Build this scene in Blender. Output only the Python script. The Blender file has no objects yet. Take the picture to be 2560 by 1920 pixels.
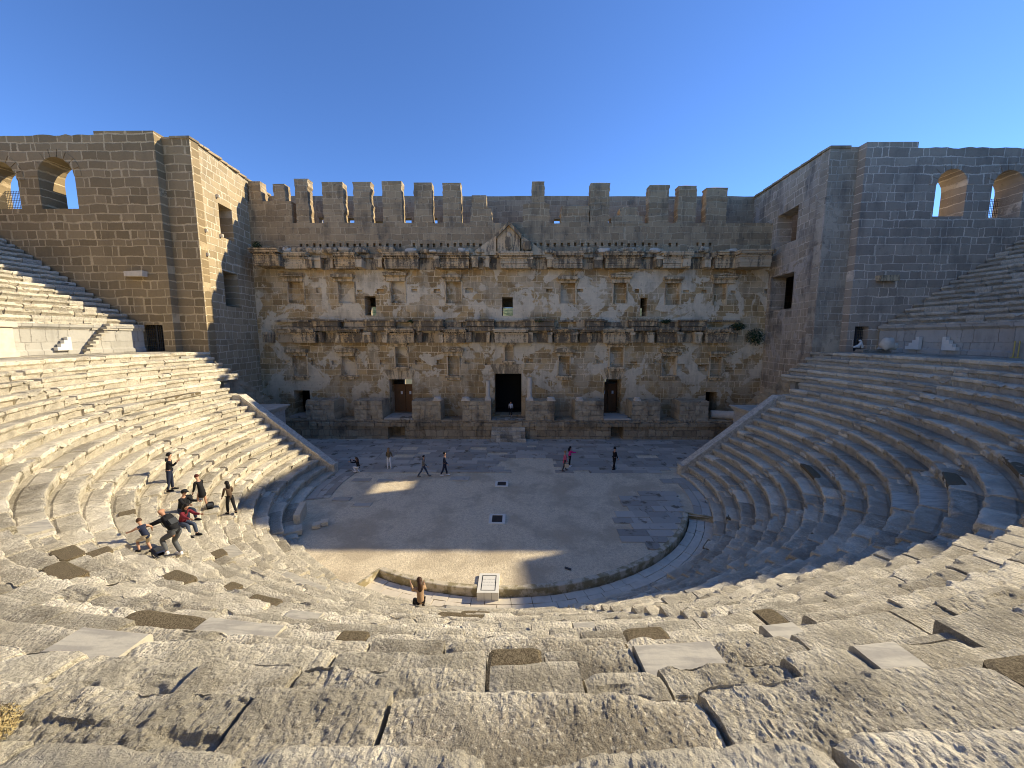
import bpy, bmesh, math, random
import numpy as np
from mathutils import Vector, Matrix
from mathutils.geometry import tessellate_polygon

R = math.radians
random.seed(7)
rng = np.random.default_rng(7)
S = bpy.context.scene
COL = S.collection

# ------------------------------------------------------------------ camera
CAM = Vector((0.7, -27.0, 10.5))
PITCH, YAW, FPX = 6.9, 0.6, 961.0
cd = bpy.data.cameras.new('camera'); cam = bpy.data.objects.new('camera', cd); COL.objects.link(cam)
cd.sensor_width = 36.0; cd.lens = FPX / 2560 * 36.0; cd.clip_start = 0.05; cd.clip_end = 6000
cam.location = CAM; cam.rotation_euler = (R(90 - PITCH), 0, R(YAW))
S.camera = cam
CR = cam.rotation_euler.to_matrix()
# ------------------------------------------------------------------ sky, sun, exposure
SUNV = Vector((1.69, 0.585, 1.0)).normalized()
w = bpy.data.worlds.new('World'); S.world = w; w.use_nodes = True
wn = w.node_tree.nodes; wl = w.node_tree.links
sky = wn.new('ShaderNodeTexSky'); sky.sky_type = 'NISHITA'; sky.sun_disc = False
sky.sun_elevation = math.asin(SUNV.z); sky.sun_rotation = math.atan2(SUNV.x, SUNV.y)
sky.air_density = 0.62; sky.dust_density = 0.0; sky.ozone_density = 5.0; sky.altitude = 0
bg = wn['Background']; bg.inputs['Strength'].default_value = 0.145
tint = wn.new('ShaderNodeMix'); tint.data_type = 'RGBA'; tint.blend_type = 'MULTIPLY'; tint.inputs[0].default_value = 1.0
tint.inputs[7].default_value = (.45, .53, .63, 1)
wl.new(sky.outputs[0], tint.inputs[6]); wl.new(tint.outputs[2], bg.inputs['Color'])
sd = bpy.data.lights.new('sun', 'SUN'); sun = bpy.data.objects.new('sun', sd); COL.objects.link(sun)
sd.energy = 2.35; sd.angle = R(0.55); sd.color = (1.0, 0.87, 0.63)
sun.rotation_euler = (-SUNV).to_track_quat('-Z', 'Y').to_euler()
S.render.engine = 'CYCLES'
S.view_settings.view_transform = 'Standard'; S.view_settings.look = 'None'
S.view_settings.exposure = 1.62; S.view_settings.gamma = 1.0
S.cycles.filter_width = 1.0; S.cycles.max_bounces = 8; S.cycles.diffuse_bounces = 5


# ------------------------------------------------------------------ helpers
def ray(u, v):
    d = CR @ Vector(((u - 1280) / FPX, (960 - v) / FPX, -1.0))
    return d
def at_y(u, v, y):
    d = ray(u, v); t = (y - CAM.y) / d.y; return CAM + d * t
def at_x(u, v, x):
    d = ray(u, v); t = (x - CAM.x) / d.x; return CAM + d * t
def at_z(u, v, z):
    d = ray(u, v); t = (z - CAM.z) / d.z; return CAM + d * t

def tag(o, label=None, cat=None, group=None, kind=None):
    if label: o['label'] = label
    if cat: o['category'] = cat
    if group: o['group'] = group
    if kind: o['kind'] = kind
    return o
def empty(name, loc=(0, 0, 0), rz=0):
    o = bpy.data.objects.new(name, None); COL.objects.link(o)
    o.location = loc; o.rotation_euler = (0, 0, rz); o.empty_display_size = .3
    return o
def link(name, me, parent=None):
    o = bpy.data.objects.new(name, me); COL.objects.link(o)
    if parent is not None: o.parent = parent
    return o

class MB:
    """collects polygons (numpy or list) and builds one mesh"""
    def __init__(s):
        s.V = []; s.F = []; s.n = 0; s.tone = []; s.wear = []
    def add(s, V, F, tone=None, wear=None):
        V = np.asarray(V, float).reshape(-1, 3); F = [np.asarray(f) for f in F] if isinstance(F, list) else F
        if isinstance(F, list):
            for f in F: s.F.append((np.asarray([f]) + s.n))
        else:
            s.F.append(F + s.n)
        s.V.append(V); s.n += len(V)
        s.tone.append(np.full(len(V), random.random() if tone is None else tone)); s.wear.append(np.zeros(len(V)) if wear is None else wear.ravel())
    def box(s, x0, x1, y0, y1, z0, z1, j=0.0, tone=None, taper=0):
        v = np.array([[x0,y0,z0],[x1,y0,z0],[x1,y1,z0],[x0,y1,z0],[x0+taper,y0+taper,z1],[x1-taper,y0+taper,z1],[x1-taper,y1-taper,z1],[x0+taper,y1-taper,z1]], float)
        if j: v += rng.uniform(-j, j, v.shape)
        s.add(v, np.array([[0,3,2,1],[4,5,6,7],[0,1,5,4],[1,2,6,5],[2,3,7,6],[3,0,4,7]]), tone)
    def quadgrid(s, G, tone=None, wear=None):
        n, m = G.shape[:2]
        i = np.arange(n - 1)[:, None] * m + np.arange(m - 1)[None, :]
        F = np.stack([i, i + m, i + m + 1, i + 1], -1).reshape(-1, 4)
        s.add(G.reshape(-1, 3), F, tone, wear)
    def tube(s, pts, rad, n=8, tone=None, cap=True):
        pts = [Vector(p) for p in pts]; rings = []
        rad = rad if hasattr(rad, '__len__') else [rad] * len(pts)
        for i, p in enumerate(pts):
            d = (pts[min(i + 1, len(pts) - 1)] - pts[max(i - 1, 0)]).normalized()
            a = d.orthogonal().normalized(); b = d.cross(a)
            if i and a.dot(pa) < 0.99:
                a = (pa - d * pa.dot(d)).normalized(); b = d.cross(a)
            pa = a
            rings.append([p + (a * math.cos(t) + b * math.sin(t)) * rad[i] for t in np.linspace(0, 2 * math.pi, n, endpoint=False)])
        V = [v for r in rings for v in r]; F = []
        for i in range(len(pts) - 1):
            for k in range(n):
                F.append([i*n+k, i*n+(k+1) % n, (i+1)*n+(k+1) % n, (i+1)*n+k])
        s.add([tuple(v) for v in V], np.array(F), tone)
        if cap:
            b = s.n - len(V)
            s.F.append(np.array([list(range(b, b + n))[::-1]])); s.F.append(np.array([list(range(s.n - n, s.n))]))
    def lathe(s, prof, c=(0, 0, 0), n=20, tone=None):
        t = np.linspace(0, 2 * math.pi, n + 1)
        G = np.array([[[c[0] + r * math.cos(a), c[1] + r * math.sin(a), c[2] + z] for a in t] for r, z in prof])
        s.quadgrid(G.transpose(1, 0, 2), tone)
    def build(s, name, mat, parent=None, smooth=False):
        me = bpy.data.meshes.new(name)
        V = np.concatenate(s.V)
        tot = [f.shape[1] * f.shape[0] for f in s.F]
        me.vertices.add(len(V)); me.vertices.foreach_set('co', V.astype(np.float32).ravel())
        L = np.concatenate([f.ravel() for f in s.F]).astype(np.int32)
        sizes = np.concatenate([np.full(f.shape[0], f.shape[1]) for f in s.F]).astype(np.int32)
        st = np.concatenate([[0], np.cumsum(sizes)[:-1]]).astype(np.int32)
        me.loops.add(len(L)); me.loops.foreach_set('vertex_index', L)
        me.polygons.add(len(sizes)); me.polygons.foreach_set('loop_start', st)
        try: me.polygons.foreach_set('loop_total', sizes)
        except Exception: pass
        me.update(calc_edges=True); me.validate()
        a = me.attributes.new('tone', 'FLOAT', 'POINT'); a.data.foreach_set('value', np.concatenate(s.tone).astype(np.float32)[:len(me.vertices)])
        a = me.attributes.new('wear', 'FLOAT', 'POINT'); a.data.foreach_set('value', np.concatenate(s.wear).astype(np.float32)[:len(me.vertices)])
        if not smooth: me.polygons.foreach_set('use_smooth', np.zeros(len(me.polygons), bool))
        else: me.polygons.foreach_set('use_smooth', np.ones(len(me.polygons), bool))
        if mat: me.materials.append(mat)
        return link(name, me, parent)

# --- numpy noise
def _h(ix, iy, iz, seed):
    with np.errstate(over='ignore'):
        h = (ix.astype(np.uint32) * np.uint32(374761393) + iy.astype(np.uint32) * np.uint32(668265263) + iz.astype(np.uint32) * np.uint32(2147483647) + np.uint32(seed) * np.uint32(1274126177))
        h = (h ^ (h >> np.uint32(13))) * np.uint32(1274126177)
        h = (h ^ (h >> np.uint32(15))) * np.uint32(2246822519)
        h = h ^ (h >> np.uint32(16))
    return h.astype(np.float64) / 4294967295.0
def vnoise(P, seed=0):
    Q = P + 500.0; i = np.floor(Q).astype(np.int64); f = Q - i; f = f * f * (3 - 2 * f)
    x, y, z = i[..., 0], i[..., 1], i[..., 2]; fx, fy, fz = f[..., 0], f[..., 1], f[..., 2]
    r = 0
    for dx in (0, 1):
        for dy in (0, 1):
            for dz in (0, 1):
                r = r + _h(x + dx, y + dy, z + dz, seed) * (fx if dx else 1 - fx) * (fy if dy else 1 - fy) * (fz if dz else 1 - fz)
    return r * 2 - 1
def fbm(P, sc, octv=4, seed=0, gain=.5):
    a = 1.0; r = 0; t = 0; Q = P * sc
    for k in range(octv):
        r = r + a * vnoise(Q, seed + k * 17); t += a; a *= gain; Q = Q * 2.03
    return r / t
def worley(P, sc, seed=0):
    Q = P * sc + 500.0; i = np.floor(Q).astype(np.int64); best = np.full(Q.shape[:-1], 9.0)
    for dx in (-1, 0, 1):
        for dy in (-1, 0, 1):
            for dz in (-1, 0, 1):
                c = i + np.array([dx, dy, dz])
                o = np.stack([_h(c[..., 0], c[..., 1], c[..., 2], seed + k) for k in range(3)], -1)
                best = np.minimum(best, ((c + o - Q) ** 2).sum(-1))
    return np.sqrt(best)

# ------------------------------------------------------------------ node helper
class NT:
    def __init__(s, name):
        s.mat = bpy.data.materials.new(name); s.mat.use_nodes = True
        s.t = s.mat.node_tree; s.N = s.t.nodes; s.b = s.N['Principled BSDF']
        s.b.inputs['Specular IOR Level'].default_value = 0.25
    def lk(s, a, sock):
        if hasattr(a, 'is_linked') or isinstance(a, bpy.types.NodeSocket): s.t.links.new(a, sock)
        elif a is not None: sock.default_value = a
    def m(s, op, a, b=None, c=None, clamp=False):
        n = s.N.new('ShaderNodeMath'); n.operation = op; n.use_clamp = clamp
        for k, x in enumerate((a, b, c)):
            if x is not None: s.lk(x, n.inputs[k])
        return n.outputs[0]
    def noise(s, vec, scale, detail=4, rough=.55, dist=0, out=0):
        n = s.N.new('ShaderNodeTexNoise'); s.lk(vec, n.inputs['Vector']); n.inputs['Scale'].default_value = scale
        n.inputs['Detail'].default_value = detail; n.inputs['Roughness'].default_value = rough; n.inputs['Distortion'].default_value = dist
        return n.outputs[out]
    def vor(s, vec, scale, feat='F1', out=0, rnd=1):
        n = s.N.new('ShaderNodeTexVoronoi'); n.feature = feat; s.lk(vec, n.inputs['Vector']); n.inputs['Scale'].default_value = scale
        n.inputs['Randomness'].default_value = rnd
        return n.outputs[out]
    def mix(s, f, a, b, mode='MIX'):
        n = s.N.new('ShaderNodeMix'); n.data_type = 'RGBA'; n.blend_type = mode; n.clamp_factor = True
        s.lk(f, n.inputs[0])
        for x, k in ((a, 6), (b, 7)):
            if isinstance(x, (tuple, list)): x = (*x[:3], 1)
            s.lk(x, n.inputs[k])
        return n.outputs[2]
    def ramp(s, f, lo, hi):   # linear 0..1 between lo and hi
        n = s.N.new('ShaderNodeMapRange'); n.interpolation_type = 'SMOOTHSTEP'; s.lk(f, n.inputs[0])
        n.inputs[1].default_value = lo; n.inputs[2].default_value = hi; return n.outputs[0]
    def coord(s):
        return s.N.new('ShaderNodeTexCoord').outputs['Object']
    def sep(s, v):
        n = s.N.new('ShaderNodeSeparateXYZ'); s.lk(v, n.inputs[0]); return n.outputs
    def comb(s, x, y, z):
        n = s.N.new('ShaderNodeCombineXYZ')
        for k, a in enumerate((x, y, z)): s.lk(a, n.inputs[k])
        return n.outputs[0]
    def scale(s, v, sc):
        n = s.N.new('ShaderNodeVectorMath'); n.operation = 'MULTIPLY'; s.lk(v, n.inputs[0]); n.inputs[1].default_value = sc; return n.outputs[0]
    def white(s, v):
        n = s.N.new('ShaderNodeTexWhiteNoise'); n.noise_dimensions = '3D'; s.lk(v, n.inputs['Vector']); return n.outputs[0]
    def attr(s, name='tone'):
        n = s.N.new('ShaderNodeAttribute'); n.attribute_name = name; return n.outputs['Fac']
    def finish(s, col, h=None, dist=.02, strength=.8, rough=.9):
        if isinstance(col, (tuple, list)): col = (*col[:3], 1)
        s.lk(col, s.b.inputs['Base Color']); s.lk(rough, s.b.inputs['Roughness'])
        if h is not None:
            n = s.N.new('ShaderNodeBump'); n.inputs['Strength'].default_value = strength; n.inputs['Distance'].default_value = dist
            s.lk(h, n.inputs['Height']); s.t.links.new(n.outputs[0], s.b.inputs['Normal'])
        return s.mat

def mat_plain(name, col, rough=.8, var=.15, sc=8, metal=0):
    t = NT(name); c = t.coord(); n = t.noise(c, sc, 3)
    t.b.inputs['Metallic'].default_value = metal
    return t.finish(t.mix(n, tuple(x * (1 - var) for x in col), tuple(min(1, x * (1 + var)) for x in col)), n, .004, .4, rough)

def mat_seat(name, light, mid, dark, bump=.02, fine=1.0):
    t = NT(name); c = t.coord(); tone = t.attr()
    n1 = t.noise(c, 1.3, 5, .6); n2 = t.noise(c, 11, 6, .75); n3 = t.noise(c, 55, 5, .8); n4 = t.noise(c, 27, 4, .7)
    st = t.noise(t.scale(c, (1, 1, .35)), 2.6, 6, .7, .5)
    f = t.ramp(t.m('ADD', t.m('ADD', t.m('MULTIPLY', n2, .45), t.m('MULTIPLY', n1, .3)), t.m('MULTIPLY', n4, .25)), .43, .58)
    col = t.mix(f, mid, light)
    lich = t.ramp(t.m('ADD', t.m('ADD', t.m('MULTIPLY', n4, .30), t.m('MULTIPLY', st, .75)), t.m('MULTIPLY', t.m('SUBTRACT', tone, .5), .42)), .52, .66)
    wear = t.attr('wear'); lich = t.m('MULTIPLY', lich, t.m('SUBTRACT', 1, t.m('MULTIPLY', wear, .85)))
    col = t.mix(t.m('MULTIPLY', lich, .55), col, dark)
    col = t.mix(t.m('MULTIPLY', t.ramp(n3, .54, .62), .55), col, tuple(k * .8 for k in dark))
    col = t.mix(t.m('MULTIPLY', t.ramp(t.noise(c, 38, 4, .75), .54, .63), .9), col, tuple(min(1, k * 1.2) for k in light))
    col = t.mix(t.m('MULTIPLY', wear, .55), col, tuple(min(1, k * 1.05) for k in light))
    cl_ = t.ramp(t.m('FRACT', t.m('MULTIPLY', tone, 3.71)), .45, .75); col = t.mix(t.m('MULTIPLY', cl_, .38), col, light)
    gy_ = t.ramp(t.m('FRACT', t.m('MULTIPLY', tone, 5.17)), .72, .80); col = t.mix(t.m('MULTIPLY', t.m('MULTIPLY', gy_, t.m('SUBTRACT', 1, wear)), .28), col, dark)
    t2 = t.m('FRACT', t.m('MULTIPLY', tone, 7.31)); tn = t.m('MULTIPLY_ADD', t2, .38, .72)
    tt = t.N.new('ShaderNodeCombineColor'); [t.lk(tn, tt.inputs[k]) for k in range(3)]
    col = t.mix(1.0, col, tt.outputs[0], 'MULTIPLY')
    cr = t.vor(c, 30); crk = n4
    pat = t.ramp(t.noise(c, 1.9, 4, .6), .38, .62)
    h = t.m('ADD', t.m('MULTIPLY', t.m('ADD', t.m('MULTIPLY', n3, .9), t.m('MULTIPLY', crk, .7)), t.m('MULTIPLY_ADD', pat, 1.5, .35)), t.m('ADD', t.m('MULTIPLY', n2, 1.5), t.m('MULTIPLY', cr, -.6)))
    return t.finish(col, h, bump * 1.7, 1.0, .92)

def mat_masonry(name, ax, h, w, c_dark, c_light, mortar, msize, plaster=0.0, plast_col=(.42, .37, .28), stain=.4, lichen=(.09, .09, .08), z_damp=None, warp=1.0, warm=None):
    t = NT(name); c = t.coord(); x, y, z = t.sep(c)
    if ax == 'x': U = x
    elif ax == 'y': U = y
    else: U = t.m('MULTIPLY', t.m('ARCTAN2', y, x), ax)
    nl = t.sep(t.noise(c, .55, 3, .5, 0, 1)); nm = t.sep(t.noise(c, 2.6, 3, .6, 0, 1))
    V = t.m('ADD', t.m('ADD', z, t.m('MULTIPLY', t.noise(t.comb(0, 0, t.m('MULTIPLY', z, .8)), 1.0, 1), h * 1.3)), t.m('MULTIPLY', t.m('SUBTRACT', nl[0], .5), .35 * warp)); V = t.m('ADD', V, t.m('MULTIPLY', t.m('SUBTRACT', nm[0], .5), .10 * warp))
    Uw = t.m('ADD', U, t.m('MULTIPLY', t.m('SUBTRACT', nm[1], .5), .16 * warp))
    row = t.m('FLOOR', t.m('DIVIDE', V, h))
    off = t.white(t.comb(row, 3.1, 7.7))
    U1 = t.m('ADD', Uw, t.m('MULTIPLY', off, w * 3.7))
    wn_ = t.noise(t.comb(t.m('MULTIPLY', U1, .55 / w), t.m('MULTIPLY', row, 5.3), 0), 1.0, 2, .6)
    U2 = t.m('ADD', U1, t.m('MULTIPLY', wn_, w * 1.5))
    a = t.m('DIVIDE', U2, w); b = t.m('DIVIDE', V, h)
    fa = t.m('FRACT', a); fb = t.m('FRACT', b)
    dx = t.m('MULTIPLY', t.m('MINIMUM', fa, t.m('SUBTRACT', 1, fa)), w); dz = t.m('MULTIPLY', t.m('MINIMUM', fb, t.m('SUBTRACT', 1, fb)), h)
    cr_ = t.white(t.comb(t.m('FLOOR', a), row, 4.4)); sp_f = t.m('ABSOLUTE', t.m('SUBTRACT', fa, t.m('MULTIPLY_ADD', cr_, .5, .22)))
    spl = t.m('ADD', t.m('MULTIPLY', sp_f, w), t.m('MULTIPLY', t.m('LESS_THAN', cr_, .62), 9)); dx = t.m('MINIMUM', dx, spl)
    nf = t.noise(c, 11, 5, .7)
    d = t.m('ADD', t.m('MINIMUM', dx, dz), t.m('MULTIPLY', t.m('SUBTRACT', nf, .5), .13))
    blk = t.ramp(d, msize * .35, msize)           # 1 inside a block
    tone = t.white(t.comb(t.m('ADD', t.m('FLOOR', a), t.m('MULTIPLY', t.m('MULTIPLY', t.m('GREATER_THAN', cr_, .62), t.m('GREATER_THAN', fa, t.m('MULTIPLY_ADD', cr_, .5, .22))), 57.3)), row, 1.7))
    n1 = t.noise(c, .5, 4, .6); n2 = t.noise(c, 5.5, 6, .7)
    bc = t.mix(t.m('ADD', t.m('MULTIPLY', tone, .55), t.m('MULTIPLY', n2, .5)), c_dark, c_light)
    if warm: bc = t.mix(t.ramp(t.white(t.comb(row, t.m('FLOOR', a), 9.1)), .72, .95), bc, warm)
    mcol = t.mix(t.ramp(t.noise(c, .8, 4, .65), .40, .60), t.mix(.6, bc, mortar), mortar)
    col = t.mix(blk, mcol, bc)
    hh = t.m('ADD', t.m('MULTIPLY', blk, .5), t.m('MULTIPLY', n2, .6))
    if plaster > 0:
        pm = t.noise(c, .34, 6, .62, .5); th = .5 + .22 * (1 - plaster * 2)
        pmask = t.ramp(pm, th - .012, th + .012)
        pcol = t.mix(t.noise(c, 1.8, 6, .65), tuple(k * .62 for k in plast_col), plast_col)
        thin = t.ramp(t.noise(c, .42, 5, .6, .3), .46, .56)
        col = t.mix(t.m('MULTIPLY', thin, .42), col, tuple(k * .78 for k in plast_col))
        col = t.mix(t.m('MULTIPLY', pmask, .85), col, pcol)
        hh = t.m('ADD', t.m('MULTIPLY', hh, t.m('SUBTRACT', 1, t.m('MULTIPLY', pmask, .7))), t.m('MULTIPLY', pmask, .8))
    sx = t.noise(t.scale(c, (1.1, 1.1, .22)), 1.0, 6, .65)
    sm = t.ramp(t.m('ADD', t.m('MULTIPLY', sx, .6), t.m('MULTIPLY', n1, .5)), .52, .75)
    col = t.mix(t.m('MULTIPLY', sm, stain), col, lichen)
    sp = t.ramp(t.noise(c, 3.2, 6, .75), .56, .70)
    col = t.mix(t.m('MULTIPLY', sp, stain * .9), col, lichen)
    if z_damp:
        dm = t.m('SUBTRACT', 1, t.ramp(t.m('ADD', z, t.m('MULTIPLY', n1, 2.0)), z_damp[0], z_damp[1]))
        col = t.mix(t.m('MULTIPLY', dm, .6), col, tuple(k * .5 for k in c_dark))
    return t.finish(col, hh, .05, .9, .92)

def mat_carved(name, base, warmc, grime):
    t = NT(name); c = t.coord(); tone = t.attr()
    n1 = t.noise(c, 1.1, 5, .65); n2 = t.noise(c, 7, 5, .7); st = t.noise(t.scale(c, (2.6, 2.6, .45)), 1, 5, .65)
    col = t.mix(t.m('ADD', t.m('MULTIPLY', tone, .7), t.m('MULTIPLY', n1, .3)), base, warmc)
    g = t.ramp(t.m('ADD', t.m('MULTIPLY', st, .75), t.m('ADD', t.m('MULTIPLY', n2, .25), t.m('MULTIPLY', tone, .15))), .50, .66)
    col = t.mix(t.m('MULTIPLY', g, .85), col, grime)
    return t.finish(col, t.m('ADD', n2, n1), .05, 1, .9)

def mat_gravel():
    t = NT('gravel'); c = t.coord()
    n1 = t.noise(c, .35, 4, .6); n2 = t.noise(c, 6, 6, .75); n3 = t.noise(c, 26, 4, .8)
    f = t.ramp(t.m('ADD', t.m('MULTIPLY', n2, .35), t.m('MULTIPLY', n3, .65)), .40, .60)
    n5 = t.noise(t.scale(c, (1, .6, 1)), 1.4, 6, .75, .8)
    col = t.mix(f, (.60, .49, .33), (.92, .79, .56)); col = t.mix(t.m('MULTIPLY', t.ramp(n1, .45, .62), .7), col, (.52, .42, .28)); col = t.mix(t.m('MULTIPLY', t.ramp(n5, .55, .68), .5), col, (.48, .40, .28))
    return t.finish(col, t.m('ADD', n3, n2), .05, 1, .95)

def mat_slab():
    t = NT('slab_stone'); c = t.coord(); tone = t.attr()
    n1 = t.noise(c, 1.1, 5, .65); n2 = t.noise(t.scale(c, (1, 3, 1)), 5, 5, .7)
    col = t.mix(tone, (.24, .22, .185), (.52, .475, .39)); col = t.mix(t.m('MULTIPLY', n2, .5), col, (.55, .49, .38))
    col = t.mix(t.ramp(n1, .56, .66), col, (.17, .145, .10))
    return t.finish(col, n2, .02, .8, .75)

def mat_marble(name='marble'):
    t = NT(name); c = t.coord()
    v = t.noise(t.scale(c, (1.5, 9, 6)), 1.2, 5, .6, .4); n2 = t.noise(c, 12, 4)
    col = t.mix(t.ramp(v, .42, .60), (.52, .475, .37), (.36, .33, .27)); col = t.mix(t.m('MULTIPLY', n2, .25), col, (.55, .48, .36))
    return t.finish(col, n2, .008, .6, .85)

def mat_repair():
    t = NT('repair_mortar'); c = t.coord()
    n = t.noise(c, 60, 4, .8); n2 = t.noise(c, 3, 4)
    col = t.mix(t.ramp(n, .40, .64), (.075, .055, .030), (.27, .215, .13)); col = t.mix(t.m('MULTIPLY', n2, .3), col, (.16, .12, .06))
    return t.finish(col, n, .012, 1, .95)

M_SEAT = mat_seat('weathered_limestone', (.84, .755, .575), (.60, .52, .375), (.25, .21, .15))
M_SEATR = mat_seat('dark_limestone', (.70, .63, .49), (.42, .365, .27), (.15, .13, .095))
M_MARBLE = mat_marble(); M_REPAIR = mat_repair(); M_GRAVEL = mat_gravel(); M_SLAB = mat_slab()
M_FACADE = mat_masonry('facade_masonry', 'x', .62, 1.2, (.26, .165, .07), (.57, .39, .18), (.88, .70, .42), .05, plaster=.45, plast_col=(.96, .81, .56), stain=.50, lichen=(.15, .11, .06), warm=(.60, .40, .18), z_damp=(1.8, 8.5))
M_ATTIC = mat_masonry('attic_masonry', 'x', .6, 1.2, (.25, .18, .10), (.50, .375, .22), (.58, .46, .29), .05, stain=.8, lichen=(.10, .09, .07), warp=1.6)
M_BACK = mat_masonry('rear_wall_masonry', 'x', .6, 1.0, (.22, .17, .11), (.44, .36, .25), (.48, .40, .28), .05, stain=.75, lichen=(.06, .06, .055), warp=1.4)
M_GALL = mat_masonry('gallery_masonry', 'x', .68, 1.45, (.19, .138, .07), (.40, .295, .16), (.62, .48, .28), .075, stain=.22, lichen=(.10, .085, .06))
M_GALR = mat_masonry('gallery_masonry_grey', 'x', .68, 1.5, (.30, .235, .17), (.52, .42, .305), (.84, .71, .54), .055, stain=.45, lichen=(.08, .078, .07))
M_SIDEL = mat_masonry('side_masonry_tan', 'y', .64, 1.15, (.30, .225, .125), (.52, .41, .25), (.72, .62, .44), .06, stain=.35, lichen=(.12, .11, .085))
M_SIDER = mat_masonry('side_masonry_grey', 'y', .64, 1.1, (.33, .25, .16), (.56, .45, .31), (.74, .62, .45), .06, plaster=.3, plast_col=(.66, .56, .44), stain=.8, lichen=(.075, .073, .068))
M_PODIUM = mat_masonry('podium_stone', 'x', .7, 1.3, (.22, .165, .095), (.48, .38, .24), (.22, .17, .11), .04, stain=.7, lichen=(.035, .033, .028), warp=1.6)
M_PIER = mat_masonry('pier_masonry', 'x', .42, .8, (.34, .265, .165), (.58, .47, .305), (.46, .38, .25), .04, stain=.75, lichen=(.055, .05, .042), warp=1.5)
M_DIAZ = mat_masonry('podium_wall_blocks', 31.0, 1.1, 1.6, (.34, .32, .27), (.52, .49, .42), (.30, .28, .24), .03, stain=.5, lichen=(.17, .16, .14))
M_CARVE = mat_carved('carved_stone', (.66, .54, .36), (.72, .47, .20), (.10, .085, .065))
M_CARVED = mat_carved('carved_stone_dark', (.52, .42, .28), (.68, .47, .23), (.085, .075, .06))
M_NICHE = mat_carved('niche_stone', (.74, .58, .36), (.74, .54, .29), (.20, .15, .09))
M_DARK = mat_plain('shade_black', (.03, .027, .022), .95)  # near-black colour that stands for shade inside openings
M_GREYST = mat_plain('light_grey_stone', (.64, .56, .43), .8, .25, 3)
M_IRON = mat_plain('iron', (.07, .07, .07), .6, .2, 10, .3)

# ------------------------------------------------------------------ ground
g = MB(); N = 40
xs = np.sign(np.linspace(-1, 1, N)) * (np.abs(np.linspace(-1, 1, N)) ** 2.5) * 2600
GX, GY = np.meshgrid(xs, xs + 0, indexing='ij')
GZ = -1.2 + 0 * GX
g.quadgrid(np.stack([GX, GY, GZ], -1)[:, ::1])
t = NT('dry_grass_ground'); c = t.coord()
mg = t.finish(t.mix(t.noise(c, .2, 5), (.07, .09, .035), (.22, .19, .11)), t.noise(c, 4, 4), .1)
tag(g.build('ground', mg), kind='structure')
h = MB()
HX, HY = np.meshgrid(np.linspace(-420, 420, 90), np.linspace(140, 420, 34), indexing='ij')
P = np.stack([HX, HY, HX * 0], -1)
HZ = np.sin(np.clip((HY - 140) / 280, 0, 1) * math.pi) * (38 + 16 * fbm(P, .012, 3, 3)) + 3 * fbm(P, .08, 3, 5) - 1.5
h.quadgrid(np.stack([HX, HY, HZ], -1))
t = NT('wooded_hill'); c = t.coord()
mh = t.finish(t.mix(t.ramp(t.noise(c, .25, 6, .7), .4, .6), (.035, .06, .022), (.16, .17, .08)), t.noise(c, .5, 4), 1.0)
tag(h.build('hill', mh), kind='structure')

# ------------------------------------------------------------------ the seating: geometry of the bowl
Z0, R0, TR, RI, NR = 9.3, 26.0, 0.63, 0.455, 20    # row 0 is the front edge of the walkway
def surf_z(r):
    if r >= R0: return Z0
    k = math.ceil((R0 - r) / TR - 1e-9)
    return Z0 - RI * k if k <= NR else -.45
STAIRS = [-14, -36, -58.5, -80, -120, -141, -161]
def row_end(k):     # y at which row k stops (both sides)
    z = Z0 - RI * k
    if k == 0: return 5.6
    if z > 7.4: return 5.3
    if z > 5.0: return 3.0
    return 1.6 + .12 * (R0 - TR * k - 13.4)
def march(u, v, rtop=31):
    d = ray(u, v); t = .5
    while t < 60:
        p = CAM + d * t; r = math.hypot(p.x, p.y)
        if p.z < surf_z(r) + .02: return p
        t += .02
    return None

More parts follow.
